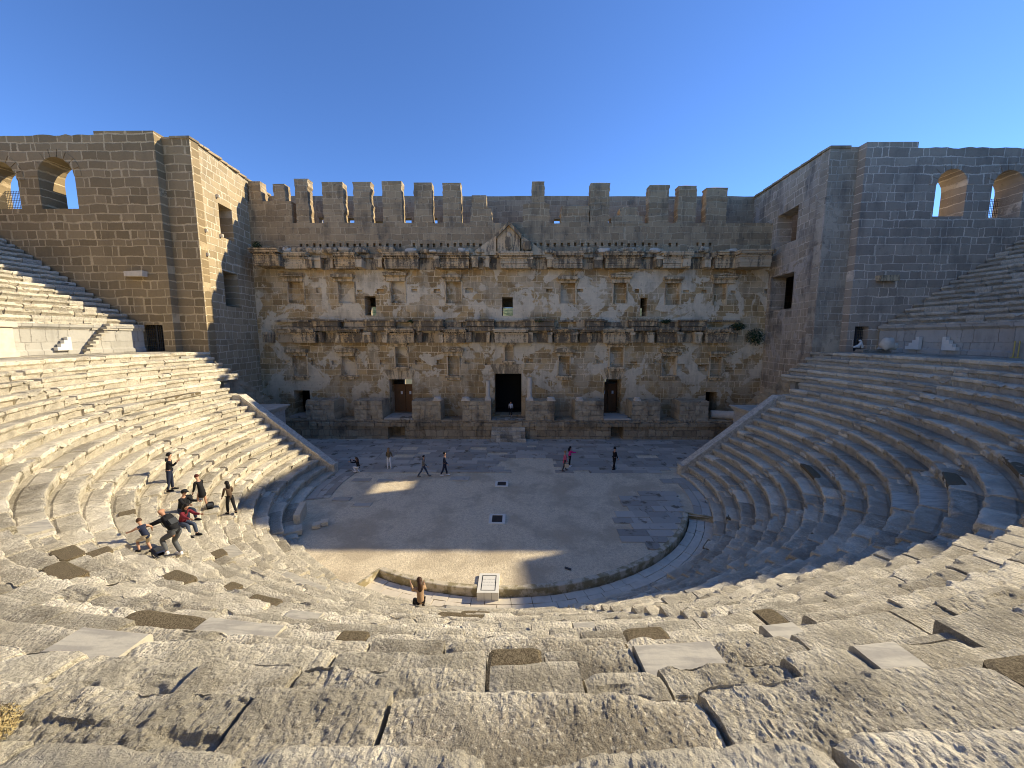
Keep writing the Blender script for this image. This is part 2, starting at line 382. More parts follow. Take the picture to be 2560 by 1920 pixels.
def block(mb, th0, th1, rf, ztop, depth, hgt, kind=0, jit=1.0, bottom=None, thc=None):
    """one seat stone between angles th0..th1 (radians), front face at radius rf"""
    thm = (th0 + th1) / 2; cx, cy = (rf + .2) * math.cos(thm), (rf + .2) * math.sin(thm)
    dist = math.sqrt((cx - CAM.x) ** 2 + (cy - CAM.y) ** 2 + (ztop - CAM.z) ** 2)
    res = min(max(dist * .0032, .0075), .12)
    Ls = abs(th1 - th0) * rf
    gap = .005 + .005 * random.random() + (.012 * random.random() if dist < 12 else 0)
    s0, s1 = th0 * rf + gap, th1 * rf - gap
    ns = max(4, int(Ls / res)); nt = max(4, int(depth / res)); nf = max(3, int(hgt / res))
    s = np.linspace(s0, s1, ns)
    zf = np.linspace(-hgt, -.035, nf)
    rec = np.clip((-.21 - zf) / .03, 0, 1) * .17 * (1 if kind != 1 else .3)
    D = np.concatenate([rec, [.0, .012], .03 + (np.linspace(0, 1, nt) ** 1.0) * (depth - .03)])
    Z = np.concatenate([zf, [-.02, -.006], np.zeros(nt)])
    wf = np.concatenate([np.ones(nf), [.8, .6], np.zeros(nt)]); wt = 1 - wf
    SS, DD = np.meshgrid(s, D, indexing='ij'); ZZ = np.broadcast_to(Z, SS.shape).copy()
    WF = np.broadcast_to(wf, SS.shape); WT = 1 - WF
    if thc is not None: pass
    rough = random.random()
    dr = random.gauss(0, .018 if dist > 14 else .020) * jit; dz = random.gauss(0, .018 if dist > 14 else .014) * jit; dr = max(min(dr, .05), -.05)
    til = random.gauss(0, .012) * jit; tib = random.gauss(0, .015) * jit; skew = random.gauss(0, .012) * jit
    P = np.stack([SS, (rf + DD), ZZ + ztop], -1)
    sm = (s0 + s1) / 2
    if kind == 0:
        a = .006 + .007 * rough
        n = fbm(P, 4.0, 4, 11, .55); lo = fbm(P, 1.3, 2, 5)
        dsp = n * a * 1.0 + lo * .006
        if dist < 10:
            bl = 0
            for q_, (sc_, am_) in enumerate(((7, .55), (15, .45), (32, .32), (60, .20))):
                if q_ == 3 and dist > 5: break
                bl = bl + np.abs(vnoise(P * sc_ + 13 * q_, 60 + q_)) * am_
            msk = np.clip(.35 + rough * 1.3 + 2.2 * fbm(P, 1.4, 2, 44), .1, 2.4)
            dsp = dsp + (bl - .45) * .017 * msk + (fbm(P, 90, 2, 72) * .004 if dist < 5 else 0)
            if rough > .55: dsp = dsp - np.clip(fbm(P * np.array([.5, 1.6, 1]), 5, 3, 33) - .28, 0, .2) * .16
        fr = 1 + 1.6 * WF
        edge = np.exp(-(np.maximum(DD, 0) ** 2 + np.minimum(ZZ, 0) ** 2) / (.055 ** 2))
        ch = np.clip(fbm(P, 3.3, 3, 23) - .02, 0, 1)
        big = np.clip(fbm(P, 1.25, 3, 29) - .22, 0, .35) * (.55 if dist > 8 else .10)
        chip = edge * ch * ((.11 + .17 * rough) if dist > 8 else (.035 + .06 * rough)) + np.exp(-(np.maximum(DD, 0) / .16) ** 2) * big
        ev = fbm(np.stack([SS, SS * 0, SS * 0 + ztop], -1), 1.8, 3, 41) * .028
        ee = np.minimum(SS - s0, s1 - SS); er = np.exp(-(ee / .03) ** 2) * (.008 + .03 * np.clip(fbm(P, 3, 2, 51) + .1, 0, 1))
        if dist < 9: er = er * .5
        ends = np.exp(-(ee / .05) ** 2) * edge * .03 * rough
        foot = np.where(DD > .56, -.035, 0) if depth < .9 else 0
        if dist > 8: dsp = dsp + WF * (np.abs(vnoise(P * 6, 3)) + .6 * np.abs(vnoise(P * 13, 4)) - .5) * .05
        Zn = ZZ + WT * (dsp + foot) - chip * WT - chip * .4 * WF - er * WT - ends
        Dn = DD - WF * dsp * 1.0 + ev * WF + ev * (1 - np.clip(DD / .3, 0, 1)) * WT + chip * .8 * WF + ends
    elif kind == 2:
        n = fbm(P, 14, 3, 11); Zn = ZZ + WT * (n * .008 - .004); Dn = DD - WF * n * .01
        jit = .3
    else:
        n = fbm(P, 6, 2, 11); Zn = ZZ + WT * n * .003 + WT * .012; Dn = DD - WF * n * .003 - .01
    Zn = Zn + dz + til * (SS - sm) * WT + tib * (DD - .3) * WT
    Dn = Dn + dr + skew * (SS - sm)
    if bottom is None: bottom = -hgt - .06
    # end caps: drop the end columns
    cz = np.where(D < (.165 if kind != 1 else .0), max(bottom, -.215), bottom); cap0 = np.stack([SS[0], Dn[0], cz], -1); cap1 = np.stack([SS[-1], Dn[-1], cz], -1)
    body = np.stack([SS, Dn, Zn], -1)
    G = np.concatenate([cap0[None], body, cap1[None]], 0)
    th = G[..., 0] / rf; r = rf + G[..., 1]
    XYZ = np.stack([r * np.cos(th), r * np.sin(th), G[..., 2] + ztop], -1)
    wr = np.exp(-(np.maximum(DD, 0) ** 2 + np.minimum(ZZ, 0) ** 2) / (.085 ** 2)) * np.clip(.75 + .9 * fbm(P, 4, 3, 91), 0, 1) + .55 * WF * np.clip(.5 + 1.2 * fbm(P, 2.2, 3, 95), 0, 1)
    wr = np.maximum(wr, np.exp(-(np.minimum(SS - s0, s1 - SS) / .03) ** 2) * .6 * (.4 + .6 * rough))
    wr = np.clip(np.concatenate([wr[:1], wr, wr[-1:]], 0), 0, 1)
    mb.quadgrid(XYZ[::-1], random.random(), wr[::-1])

def patch(mb, t0, t1, rf, zt):
    """irregular mortar repair filling the worn front of a stone"""
    w_ = (t1 - t0) * rf; n = 40; sd_ = random.random() * 50; dp = random.uniform(.36, .58)
    out = []
    for i in range(n):
        a = 2 * math.pi * i / n; c_, s_ = math.cos(a), math.sin(a)
        e = .28 if s_ < 0 else .55
        x = math.copysign(abs(c_) ** e, c_) * w_ / 2; y = math.copysign(abs(s_) ** e, s_) * dp / 2 + dp / 2 - .015
        k = 1 + .16 * float(fbm(np.array([[c_ * 1.5 + sd_, s_ * 1.5, 0]]), 1.3, 3, 5)[0]); out.append((x * k, max(y * k, -.03)))
    rings = []
    for f in np.linspace(1, 0, 9):
        rings.append([((x * f), (dp / 2 + (y - dp / 2) * f), 0) for x, y in out])
    G = np.array(rings); G = np.concatenate([G[:1], G], 0); 
    z = np.zeros(G.shape[:2]) + .004; z[0] = -.16
    G[..., 2] = z; P = G + sd_; G[1:, :, 2] += fbm(P, 5, 4, 3)[1:] * .012; G[1, :, 2] -= .012
    G = np.concatenate([G, G[:, :1]], 1)
    tm = (t0 + t1) / 2; th = tm + G[..., 0] / rf; r = rf + G[..., 1]
    mb.quadgrid(np.stack([r * np.cos(th), r * np.sin(th), zt + G[..., 2]], -1))

specials = []      # (row, th0, th1, kind) read off the photograph: replaced marble stones and brown mortar repairs
def special(u0, v0, u1, v1, kind):
    vm = (v0 + v1) / 2; um = (u0 + u1) / 2
    p = march(um, vm)
    if p is None: return
    r = math.hypot(p.x, p.y)
    if r >= R0: k = 0
    else: k = math.ceil((R0 - r) / TR - 1e-9)
    if k > NR: return
    rr = R0 - TR * k
    z = Z0 - RI * k
    a = at_z(u0, vm, z); b = at_z(u1, vm, z)
    t0, t1 = sorted((math.atan2(a.y, a.x), math.atan2(b.y, b.x)))
    if p.y > -8 or t1 - t0 > 1: return
    t1 = max(t1, t0 + .35 / rr)
    if (t1 - t0) * rr > 1.5: t1 = t0 + 1.5 / rr
    for q in specials:
        if q[0] == k and not (t1 < q[1] - .02 or t0 > q[2] + .02): return
    specials.append((k, t0, t1, kind))
for q in [(185,1530,385,1640),(1590,1605,1800,1670),(1890,1540,1984,1575),(2110,1572,2230,1642),(2256,1580,2440,1688),(1430,1546,1487,1572),(1489,1540,1545,1570),(530,1337,622,1422),(50,1298,155,1332),(715,1515,810,1555),(2290,1640,2400,1660)]:
    special(*q, 1)
for q in [(1223,1599,1355,1641),(1390,1607,1588,1669),(1558,1564,1666,1595),(1095,1523,1167,1542),(850,1571,916,1595),(330,1505,540,1562),(393,1424,496,1461),(66,1412,210,1457),(124,1354,225,1404),(513,1367,564,1404),(568,1447,618,1470),(626,1474,719,1509),(2445,1600,2560,1700),(1860,1548,1889,1607),(1735,1540,1801,1571),(1802,1597,1867,1640),(1875,1509,1933,1538),(240,1358,290,1388),(300,1262,350,1297),(1155,1520,1225,1538)]:
    special(*q, 2)

lower = empty('seating_tier', (0, -20, 0))
lower.location = (0, 0, 0)
tag(lower, 'lower tier of weathered pale stone seat rows curving round the orchestra below the walkway', 'seating')
DST = R(0.0)
for k in range(0, NR + 1):
    rf = R0 - TR * k; zt = Z0 - RI * k; ye = row_end(k)
    a1 = math.asin(min(.99, ye / rf)); a0 = -math.pi - a1
    mb = MB(); fixed = []
    hw = .40 / rf
    stairs = [R(s) for s in STAIRS]
    if k == 0: stairs = []
    cuts = sorted([(s - hw, s + hw, 's') for s in stairs] + [(q[1], q[2], q[3]) for q in specials if q[0] == k])
    # remove overlapping: stairs lose
    cl = []
    for c_ in cuts:
        if cl and c_[0] < cl[-1][1] + .002:
            if c_[2] != 's' and cl[-1][2] == 's': cl[-1] = c_
            continue
        cl.append(c_)
    depth = .80 if k else 1.15
    hgt = .50
    pos = a0; segs = []
    for c_ in cl + [(a1, a1, None)]:
        L = (c_[0] - pos) * rf
        while L > .12:
            l = random.choice([.8, 1.0, 1.1, 1.3, 1.5, 1.8, 2.2]) * random.uniform(.9, 1.1) * ((.62 if k < 3 else .75) if k < 8 and abs(pos + 1.57) < .6 else 1.25)
            if L - l < .5: l = L
            segs.append((pos, pos + l / rf, 0)); pos += l / rf; L -= l
        if c_[2] is None: break
        pos = max(c_[0], pos)
        if c_[2] == 's':
            segs.append((c_[0], c_[1], 's'))
        else: segs.append((c_[0], c_[1], c_[2]))
        pos = c_[1]
    subs = []
    for (t0, t1, kd) in segs:
        if kd == 's':
            block(mb, t0, t1, rf, zt - RI / 2, .45, .30, 0, .6); block(mb, t0, t1, rf + .33, zt, depth - .33, .3, 0, .6)
        elif kd == 0:
            kk = 0
            miss = random.random()
            if k > 2 and miss < .025 and (t0 + t1) / 2 > -1.25 or miss < .01 and k > 4: kk = 2
            elif miss > .985 and k > 3: kk = 1
            if kk != 1: block(mb, t0, t1, rf, zt, depth, hgt, 0)
            else: block(mb, t0, t1, rf + .03, zt - .12, depth, hgt - .12, 0, .5)
            if kk: subs.append((t0, t1, kk))
        else:
            if kd == 2: block(mb, t0, t1, rf, zt - .03, depth, hgt, 0, .4)
            else: block(mb, t0, t1, rf + .03, zt - .12, depth, hgt - .12, 0, .5)
            subs.append((t0, t1, kd))
    row = mb.build('seat_row', M_SEAT, lower)
    for (t0, t1, kd) in subs:
        m2 = MB()
        if kd == 1: block(m2, t0, t1, rf, zt, depth, .30, kd, .6, bottom=-.3)
        else: patch(m2, t0, t1, rf, zt)
        m2.build('marble_stone' if kd == 1 else 'repaired_stone', M_MARBLE if kd == 1 else M_REPAIR, row)
# core under the rows so that no gap looks through
core = MB(); ths = np.linspace(-math.pi - .40, .40, 260); prof = []
for k in range(NR + 1):
    rf = R0 - TR * k + .10; zt = Z0 - RI * k - .09
    prof += [(rf + TR - .0, zt), (rf, zt)]
prof.append((13.52, -1.0)); prof[0] = (31.4, Z0 - .07)
G = []
for th in ths:
    colp = []
    for (r, z) in prof:
        k = min(NR, max(0, int(round((Z0 - z - .09) / RI)))); ye = row_end(k) - .05
        thx = min(max(th, -math.pi - math.asin(min(.99, ye / r))), math.asin(min(.99, ye / r)))
        colp.append((r * math.cos(thx), r * math.sin(thx), z))
    G.append(colp)
core.quadgrid(np.array(G)); core.build('core_masonry', M_SEATR, lower)
# walkway paving behind row 0
def polar_slabs(mb, r0, r1, a0, a1, z, course, lmin, lmax, th=.08, jz=.012):
    r = r0
    while r < r1 - .15:
        c_ = min(course * random.uniform(.85, 1.15), r1 - r)
        if r1 - r - c_ < .2: c_ = r1 - r
        a = a0 + random.random() * .01
        while a < a1:
            l = random.uniform(lmin, lmax) / r; b = min(a + l, a1)
            n = 4; zz = z + random.uniform(-jz, jz); gp = .012
            aa = np.linspace(a + gp / r, b - gp / r, n)
            ring = [(rr * math.cos(x), rr * math.sin(x)) for rr, xs_ in ((r + gp, aa), (r + c_ - gp, aa[::-1])) for x in xs_]
            ring = [(x + random.uniform(-.012, .012), y + random.uniform(-.012, .012)) for x, y in ring]
            m = len(ring)
            V = [(x, y, zz + random.uniform(-.004, .004)) for x, y in ring] + [(x, y, z - th) for x, y in ring]
            mb.add(V, [list(range(m))] + [[i, i + m, (i + 1) % m + m, (i + 1) % m] for i in range(m)])
            a = b
        r += c_
wk = MB(); polar_slabs(wk, R0 + 1.1, 31.25, -math.pi - .19, .19, Z0 + .0, 1.0, .9, 1.8)
wk.build('walkway_paving', M_SEATR, lower)

# ------------------------------------------------------------------ upper tier, left and right wings
RU, ZU, NU = 31.4, 11.55, 17
def upper(side):
    lab = 'upper tier of stone rows at the left, lit, climbing against the tan gallery wall' if side < 0 else 'upper tier of stone rows at the right, in shade, climbing against the grey gallery wall'
    root = empty('seating_tier'); tag(root, lab, 'seating')
    def rng_(r, ext=R(48)):
        y = 5.55; a1 = math.asin(y / r)
        return (-ext, a1) if side > 0 else (-math.pi - a1, -math.pi + ext)
    # retaining wall of the walkway
    mb = MB()
    a0, a1 = rng_(RU)
    th = np.linspace(a0, a1, 90)
    pr = [(RU - .12, Z0 - .1), (RU - .12, Z0 + .28), (RU - .02, Z0 + .36), (RU, Z0 + .40), (RU, ZU - .48), (RU - .05, ZU - .42), (RU - .18, ZU - .30), (RU - .2, ZU - .12), (RU + .1, ZU - .10), (RU + .5, ZU - .1)]
    mb.quadgrid(np.array([[(r * math.cos(t_), r * math.sin(t_), z) for r, z in pr] for t_ in th])[::-1])
    mb.build('retaining_wall', M_DIAZ, root)
    # projecting block with moulded cap
    for ac in ([-8.5, -30] if side > 0 else [-180 + 8.0, -150]):
        mb = MB(); 
        for (ra, rb, za, zb, hwid) in ((RU - 1.0, RU + .1, Z0, Z0 + .3, .95), (RU - .9, RU + .1, Z0 + .3, ZU - .4, .85), (RU - 1.05, RU + .1, ZU - .4, ZU - .1, 1.0)):
            cc = R(ac); t_ = Vector((-math.sin(cc), math.cos(cc))); n_ = Vector((math.cos(cc), math.sin(cc)))
            q = [n_ * ra - t_ * hwid, n_ * rb - t_ * hwid, n_ * rb + t_ * hwid, n_ * ra + t_ * hwid]
            mb.add([(p.x, p.y, za) for p in q] + [(p.x, p.y, zb) for p in q], np.array([[0,3,2,1],[4,5,6,7],[0,1,5,4],[1,2,6,5],[2,3,7,6],[3,0,4,7]]))
        mb.build('wall_projection', M_GREYST if side < 0 else M_DIAZ, root)
    mat = M_SEAT if side < 0 else M_SEATR  # right tier gets a darker copy, its shade put into the colour
    for k in range(NU + 1):
        rf = RU - .15 + .66 * k; zt = ZU + .44 * k
        a0, a1 = rng_(rf); mb = MB(); a = a0
        vis0 = R(-16) if side > 0 else -math.pi - 1
        mar = []
        while a < a1 - .004:
            c_ = (a if side > 0 else -math.pi - a)
            if c_ < R(-16) - .001: l = random.uniform(3, 5)
            else: l = random.uniform(.9, 2.2)
            b = a + l / rf
            if a1 - b < .4 / rf: b = a1
            stair = False
            if (side < 0 and k in (0, 1) and random.random() < .6) or random.random() < .05: mar.append((a, b)); block(mb, a, b, rf + .04, zt - .12, .8, .36, 0, .5)
            else: block(mb, a, b, rf, zt, .85, .48, 0, 1.2)
            a = b
        rowo = mb.build('seat_row', mat, root)
        for (p, q) in mar:
            m2 = MB(); block(m2, p, q, rf, zt, .85, .48, 1, .5); m2.build('marble_stone', M_MARBLE, rowo)
    mb = MB(); a0, a1 = rng_(RU + .1)
    prof = []
    for k in range(NU + 1): prof += [(RU - .02 + .66 * k, ZU + .44 * k - .5), (RU - .02 + .66 * k, ZU + .44 * k - .09)]
    prof += [(45.9, ZU + .44 * NU - .09)]
    mb.quadgrid(np.array([[(r * math.cos(rng_(r)[0] + (rng_(r)[1] - rng_(r)[0]) * f), r * math.sin(rng_(r)[0] + (rng_(r)[1] - rng_(r)[0]) * f), z) for r, z in prof] for f in np.linspace(0, 1, 60)]))
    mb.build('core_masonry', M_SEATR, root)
    # arcade at the top of the cavea (out of frame, it casts the shadow across the bowl)
    mb = MB()
    a0, a1 = rng_(45.8, R(75)); th = np.linspace(a0, a1, 80); zb, ztp = 8.0, 26.35
    pr = [(45.7, zb), (45.7, ztp), (46.9, ztp), (46.9, zb)]
    mb.quadgrid(np.array([[(r * math.cos(t_), r * math.sin(t_), z) for r, z in pr] for t_ in th])[::-1])
    mb.build('gallery_rear_wall', M_GALL, root)
    return root
upper(-1); upper(1)

# ------------------------------------------------------------------ walls with openings
def rect(x0, z0, x1, z1): return [(x0, z0), (x1, z0), (x1, z1), (x0, z1)]
def arch(x0, z0, x1, zs, n=10):
    r = (x1 - x0) / 2; xc = (x0 + x1) / 2
    return [(x0, z0), (x1, z0)] + [(xc + r * math.cos(t_), zs + r * math.sin(t_)) for t_ in np.linspace(0, math.pi, n)]
def wall(mb, outer, holes, recesses, d0, d1, f, jag=0.0):
    """outline and openings in (s,z); depth d0 (front) to d1; f(s,d,z)->xyz"""
    def tes(loops):
        tr = tessellate_polygon([[Vector((a, b, 0)) for a, b in lp] for lp in loops])
        flat = [p for lp in loops for p in lp]; return flat, tr
    fl, tr = tes([outer] + holes + [r_[0] for r_ in recesses]); V = [f(a, d0, b) for a, b in fl]
    mb.add(V, [list(x) for x in tr], .5)
    fl, tr = tes([outer] + holes); V = [f(a, d1, b) for a, b in fl]; mb.add(V, [list(x) for x in tr], .5)
    for lp in [outer] + holes:
        n = len(lp); V = [f(a, d0, b) for a, b in lp] + [f(a, d1, b) for a, b in lp]
        mb.add(V, np.array([[i, (i + 1) % n, (i + 1) % n + n, i + n] for i in range(n)]), .5)
    for lp, dd in recesses:
        n = len(lp); V = [f(a, d0, b) for a, b in lp] + [f(a, d0 + dd, b) for a, b in lp]
        mb.add(V, np.array([[i, (i + 1) % n, (i + 1) % n + n, i + n] for i in range(n)]), .5)
        mb.add([f(a, d0 + dd, b) for a, b in lp], [list(range(n))], .3)
def ragged(p0, p1, step=.5, amp=.06):
    n = max(1, int(abs(p1[0] - p0[0]) / step)); out = []
    for i in range(1, n):
        t_ = i / n; z = p0[1] + (p1[1] - p0[1]) * t_ + random.uniform(-amp, amp)
        out.append((p0[0] + (p1[0] - p0[0]) * t_, z))
    return out

YF, YB = 14.5, 19.0
def F(u, v): p = at_y(u, v, YF); return p.x, p.z
def B(u, v): p = at_y(u, v, YB); return p.x, p.z
def fx(c_, x, y): # crop helpers: c_=2 left crop, 3 right crop
    return F((600 if c_ == 2 else 1250) + x * .3165, 420 + y * .3165)
ZTOP = 26.6
stage = empty('stage_building', (0, 0, 0))
tag(stage, 'tall ruined stage building of tan masonry with niches, doors and broken cornices facing the seats', 'building')

# attic level and main wall
xl, xr = -27.3, 27.4
zg = F(1000, 557)[1]; zleft = F(680, 503)[1]; zpod = 1.95
zc1 = F(1270, 640)[1]
holes = []; rec = []
def R2(c_, x0, y0, x1, y1): a = fx(c_, x0, y1); b = fx(c_, x1, y0); return rect(a[0], a[1], b[0], b[1])
# upper windows
holes += [R2(2, 990, 1012, 1070, 1165), R2(2, 2070, 1018, 2155, 1168), R2(3, 1105, 1025, 1165, 1172)]
doors = [(1237, 934, 1304, 1040), (976, 948, 1030, 1032), (1509, 948, 1554, 1035), (738, 976, 774, 1030), (1761, 980, 1794, 1040)]
DR = []
for (u0, v0, u1, v1) in doors:
    a = F(u0, v1); b = F(u1, v0); DR.append((a[0], b[0], b[1])); holes.append(rect(a[0], zpod + .12, b[0], b[1]))
niches = [  # crop, header x0,x1, y0,y1, pediment, niche x0,x1, ytop,ybottom, sill
 (2,330,510,830,895,1,390,500,897,1065,0),(2,735,905,845,895,0,785,900,897,1068,0),(2,1140,1320,815,890,1,1197,1300,895,1065,0),(2,1600,1755,850,892,0,1630,1745,897,1070,0),
 (3,455,610,862,905,0,477,595,908,1070,0),(3,865,1040,830,905,1,893,1000,908,1070,0),(3,1285,1440,865,905,0,1307,1425,910,1080,0),(3,1665,1870,835,905,1,1682,1790,912,1085,0),
 (2,375,540,1432,1482,0,430,525,1485,1640,1),(2,765,920,1420,1482,1,812,910,1485,1638,1),(2,1190,1330,1370,1410,0,1232,1320,1412,1570,1),(2,1600,1770,1418,1482,1,1645,1730,1484,1642,1),
 (2,2075,2180,1380,1408,0,2092,2155,1410,1522,1),(3,430,585,1425,1482,2,465,550,1486,1640,1),(3,830,1000,1370,1412,0,865,975,1415,1572,1),(3,1265,1425,1420,1482,1,1275,1393,1486,1640,1),(3,1640,1800,1450,1487,0,1655,1750,1490,1645,1)]
for q in niches: rec.append((R2(q[0], q[6], q[8], q[7], q[9]), .6))
# small beam sockets
for (c_, x, y, ww, hh) in [(2,925,962,40,22),(2,1080,955,55,40),(2,1355,955,45,28),(2,1530,955,50,32),(2,1780,950,60,35),(3,365,955,50,28),(3,610,955,45,25),(3,1062,955,38,32),(3,1445,965,50,22),(3,1590,962,45,32),(3,1820,968,42,28),(3,2085,955,50,35),
        (2,345,1520,48,24),(2,562,1515,40,40),(2,725,1520,45,35),(2,1105,1518,60,34),(2,1385,1518,60,34),(2,1553,1515,40,36),(2,1775,1520,40,28),(2,1935,1538,45,18),(3,205,1508,55,30),(3,765,1520,50,22),(3,1030,1528,55,30),(3,1215,1520,60,26),(3,1400,1548,60,40),(3,1560,1555,75,50),(3,1775,1575,65,38),(2,600,945,38,42)]:
    rec.append((R2(c_, x, y, x + ww, y + hh), .35))
mb = MB()
outer = [(xl, zpod - .3), (xr, zpod - .3), (xr, zc1)] + [(xl, zc1)]
wall(mb, outer, holes, rec, YF, YF + 1.7, lambda s, d, z: (s, d, z))
mb.build('front_wall', M_FACADE, stage)
mb = MB()
xm = fx(2, 388, 0)[0]
outer = [(xl, zc1), (xr, zc1), (xr, zg - .15)] + ragged((xr, zg - .15), (xm, zg), .6, .05) + [(xm, zg), (xm, zleft)] + ragged((xm, zleft), (xl, zleft), .5, .05) + [(xl, zleft)]
sock = []
for i in range(63):
    x = -22.0 + i * .70 + random.uniform(-.08, .08)
    if abs(x - CAM.x * 0 + .3) < 2.6 or random.random() < .08: continue
    z = F(1000, 613)[1] + random.uniform(-.05, .05); sock.append((rect(x, z - .2, x + .22 + random.uniform(0, .08), z + .18), .4))
wall(mb, outer, [], sock, YF - .02, YF + 1.1, lambda s, d, z: (s, d, z))
mb.build('attic_wall', M_ATTIC, stage)

# merlons (remains of the attic piers)
mer = [(2,75,160,105,262),(2,268,350,125,262),(2,450,530,85,430),(2,663,810,110,432),(2,905,1020,108,432),(2,1132,1275,103,435),(2,1380,1515,115,445),(2,1605,1745,118,448),(2,1825,1980,215,450),
       (3,250,352,108,460),(3,480,705,300,465),(3,708,868,118,465),(3,945,1090,310,470),(3,1170,1338,135,470),(3,1398,1560,140,470),(3,1618,1800,155,470)]
for i, (c_, x0, x1, y0, y1) in enumerate(mer):
    a = fx(c_, x0, y1); b = fx(c_, x1, y0); mb = MB()
    zb = (zleft if i < 2 else zg) - .25; zt = b[1]; n = max(5, int((zt - zb) / .22)); 
    dep = 1.0; k1 = random.random() * 30
    G = []
    for j in range(n + 1):
        z = zb + (zt - zb) * j / n
        wob = lambda q: .15 * float(fbm(np.array([[k1 + q * 9, j * .8, i * 3.3]]), 1.0, 3, 2)[0])
        ex = 0
        if i in (2, 4) and j > n * .80: ex = .14 if i == 4 else .12
        nar = 0
        if i == 2 and j > n * .45: nar = .06
        if i == 4 and j < n * .52: nar = -.12
        if i == 8: nar = -.35 * (1 - j / n) ** 3 + .45 * (j > n * .6)
        xa, xb = a[0] + wob(1) - ex * .3 + nar * .2, b[0] + wob(2) + ex - nar * 1.0
        ya, yb = YF - .02 + wob(3) * .6, YF + dep + wob(4) * .6
        if i in (9, 12) and j < n * .5: xa -= .9; xb += .55
        G.append([(xa, ya, z), (xb, ya, z), (xb, yb, z), (xa, yb, z), (xa, ya, z)])
    mb.quadgrid(np.array(G).transpose(1, 0, 2))
    top = G[-1][:4]; mc = ((top[0][0] + top[1][0]) / 2, (top[0][1] + top[2][1]) / 2, zt + (.22 if c_ == 3 else .05))
    mb.add(top + [mc], [[0, 1, 4], [1, 2, 4], [2, 3, 4], [3, 0, 4]])
    mb.build('merlon', M_ATTIC, stage)

# rear wall
holes = []
for (c_, x0, x1, y0, y1) in [(2,1060,1132,425,442),(2,1297,1347,400,440),(2,1520,1552,400,452),(2,395,442,395,428),(2,628,668,395,430),(2,850,905,400,430),(3,230,245,405,447),(3,430,480,405,460),(3,638,690,405,462),(3,860,905,405,462),(3,1060,1093,405,468)]:
    u0, u1 = [(600 if c_ == 2 else 1250) + x * .3165 for x in (x0, x1)]; a = B(u0, 420 + y1 * .3165); b = B(u1, 420 + y0 * .3165)
    holes.append(rect(a[0] - .05, a[1] - .6, b[0] + .1, b[1] + .05))
for (u0, v0, u1, v1) in [(1258, 768, 1290, 800), (925, 766, 945, 800), (1598, 769, 1614, 800), (1010, 940, 1034, 962), (1508, 944, 1519, 956)]:
    a = B(u0, v1); b = B(u1, v0); holes.append(rect(a[0], a[1], b[0], b[1]))
mb = MB(); outer = [(xl - 2, -1.3), (xr + 2, -1.3), (xr + 2, ZTOP - .25)] + ragged((xr + 2, ZTOP - .25), (xl - 2, ZTOP), 1.4, .03) + [(xl - 2, ZTOP)]
wall(mb, outer, holes, [], YB, YB + .9, lambda s, d, z: (s, d, z))
mb.build('rear_wall', M_BACK, stage)
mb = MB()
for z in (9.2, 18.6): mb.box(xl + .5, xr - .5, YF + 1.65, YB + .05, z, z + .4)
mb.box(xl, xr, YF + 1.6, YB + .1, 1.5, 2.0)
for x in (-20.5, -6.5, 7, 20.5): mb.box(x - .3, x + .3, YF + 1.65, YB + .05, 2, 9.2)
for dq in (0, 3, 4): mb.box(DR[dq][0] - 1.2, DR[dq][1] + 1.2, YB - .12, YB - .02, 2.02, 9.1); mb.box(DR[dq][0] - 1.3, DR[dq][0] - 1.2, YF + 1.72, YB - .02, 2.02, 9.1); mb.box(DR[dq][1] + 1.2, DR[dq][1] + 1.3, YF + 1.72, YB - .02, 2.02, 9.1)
mb.build('inner_shade_slabs', M_DARK, stage)  # added black ceilings, walls and door boxes paint the interior shade

# ---- entablatures
def entab(name, x0, x1, zb, h, proj, mat, rough=.5, dent=True):
    mb = MB(); tn = random.random()
    y1 = YF + .02
    L = [(0, .13, 0), (.13, .27, .05), (.27, .40, .10), (.40, .62, .04), (.62, .70, .16), (.78, .90, .42), (.90, 1.0, .50)]
    for i, (a, b, p) in enumerate(L):
        j = .02; e = p * .55
        br0 = random.uniform(0, .25) * rough if i > 4 else 0; br1 = random.uniform(0, .25) * rough if i > 4 else 0
        mb.box(x0 - e + br0, x1 + e - br1, YF - proj - p, y1, zb + a * h, zb + b * h - .004, j, tn)
    if dent:
        x = x0 - .15
        while x < x1 + .1:
            if random.random() > .12: mb.box(x, x + .13, YF - proj - .30, y1, zb + .70 * h, zb + .775 * h, .006, tn)
            x += .24
    else: mb.box(x0 - .1, x1 + .1, YF - proj - .2, y1, zb + .70 * h, zb + .775 * h, .01, tn)
    # carved garland bumps on the frieze
    x = x0 + .15
    while x < x1 - .2:
        c_ = (x, YF - proj - .05, zb + .51 * h); mb.lathe([(0, -.09), (.07, -.05), (.09, 0), (.07, .05), (0, .09)], c_, 8, tn); x += .36
    return mb.build(name, mat, stage)
def rock(mb, c, sx, sy, sz, seed, n=10):
    th = np.linspace(0, 2 * math.pi, n + 1); ph = np.linspace(-math.pi / 2, math.pi / 2, n // 2 + 2)
    T, Pp = np.meshgrid(th, ph, indexing='ij')
    D = np.stack([np.cos(T) * np.cos(Pp), np.sin(T) * np.cos(Pp), np.sin(Pp)], -1)
    D = np.sign(D) * np.abs(D) ** .7
    k = 1 + .35 * fbm(D + seed * 3.7, 1.7, 3, seed); k[-1] = k[0]
    mb.quadgrid(D * k[..., None] * np.array([sx, sy, sz]) + np.array(c))
ub, ut = F(1270, 674)[1], F(1270, 640)[1]; uh = F(1270, 636)[1] - ub
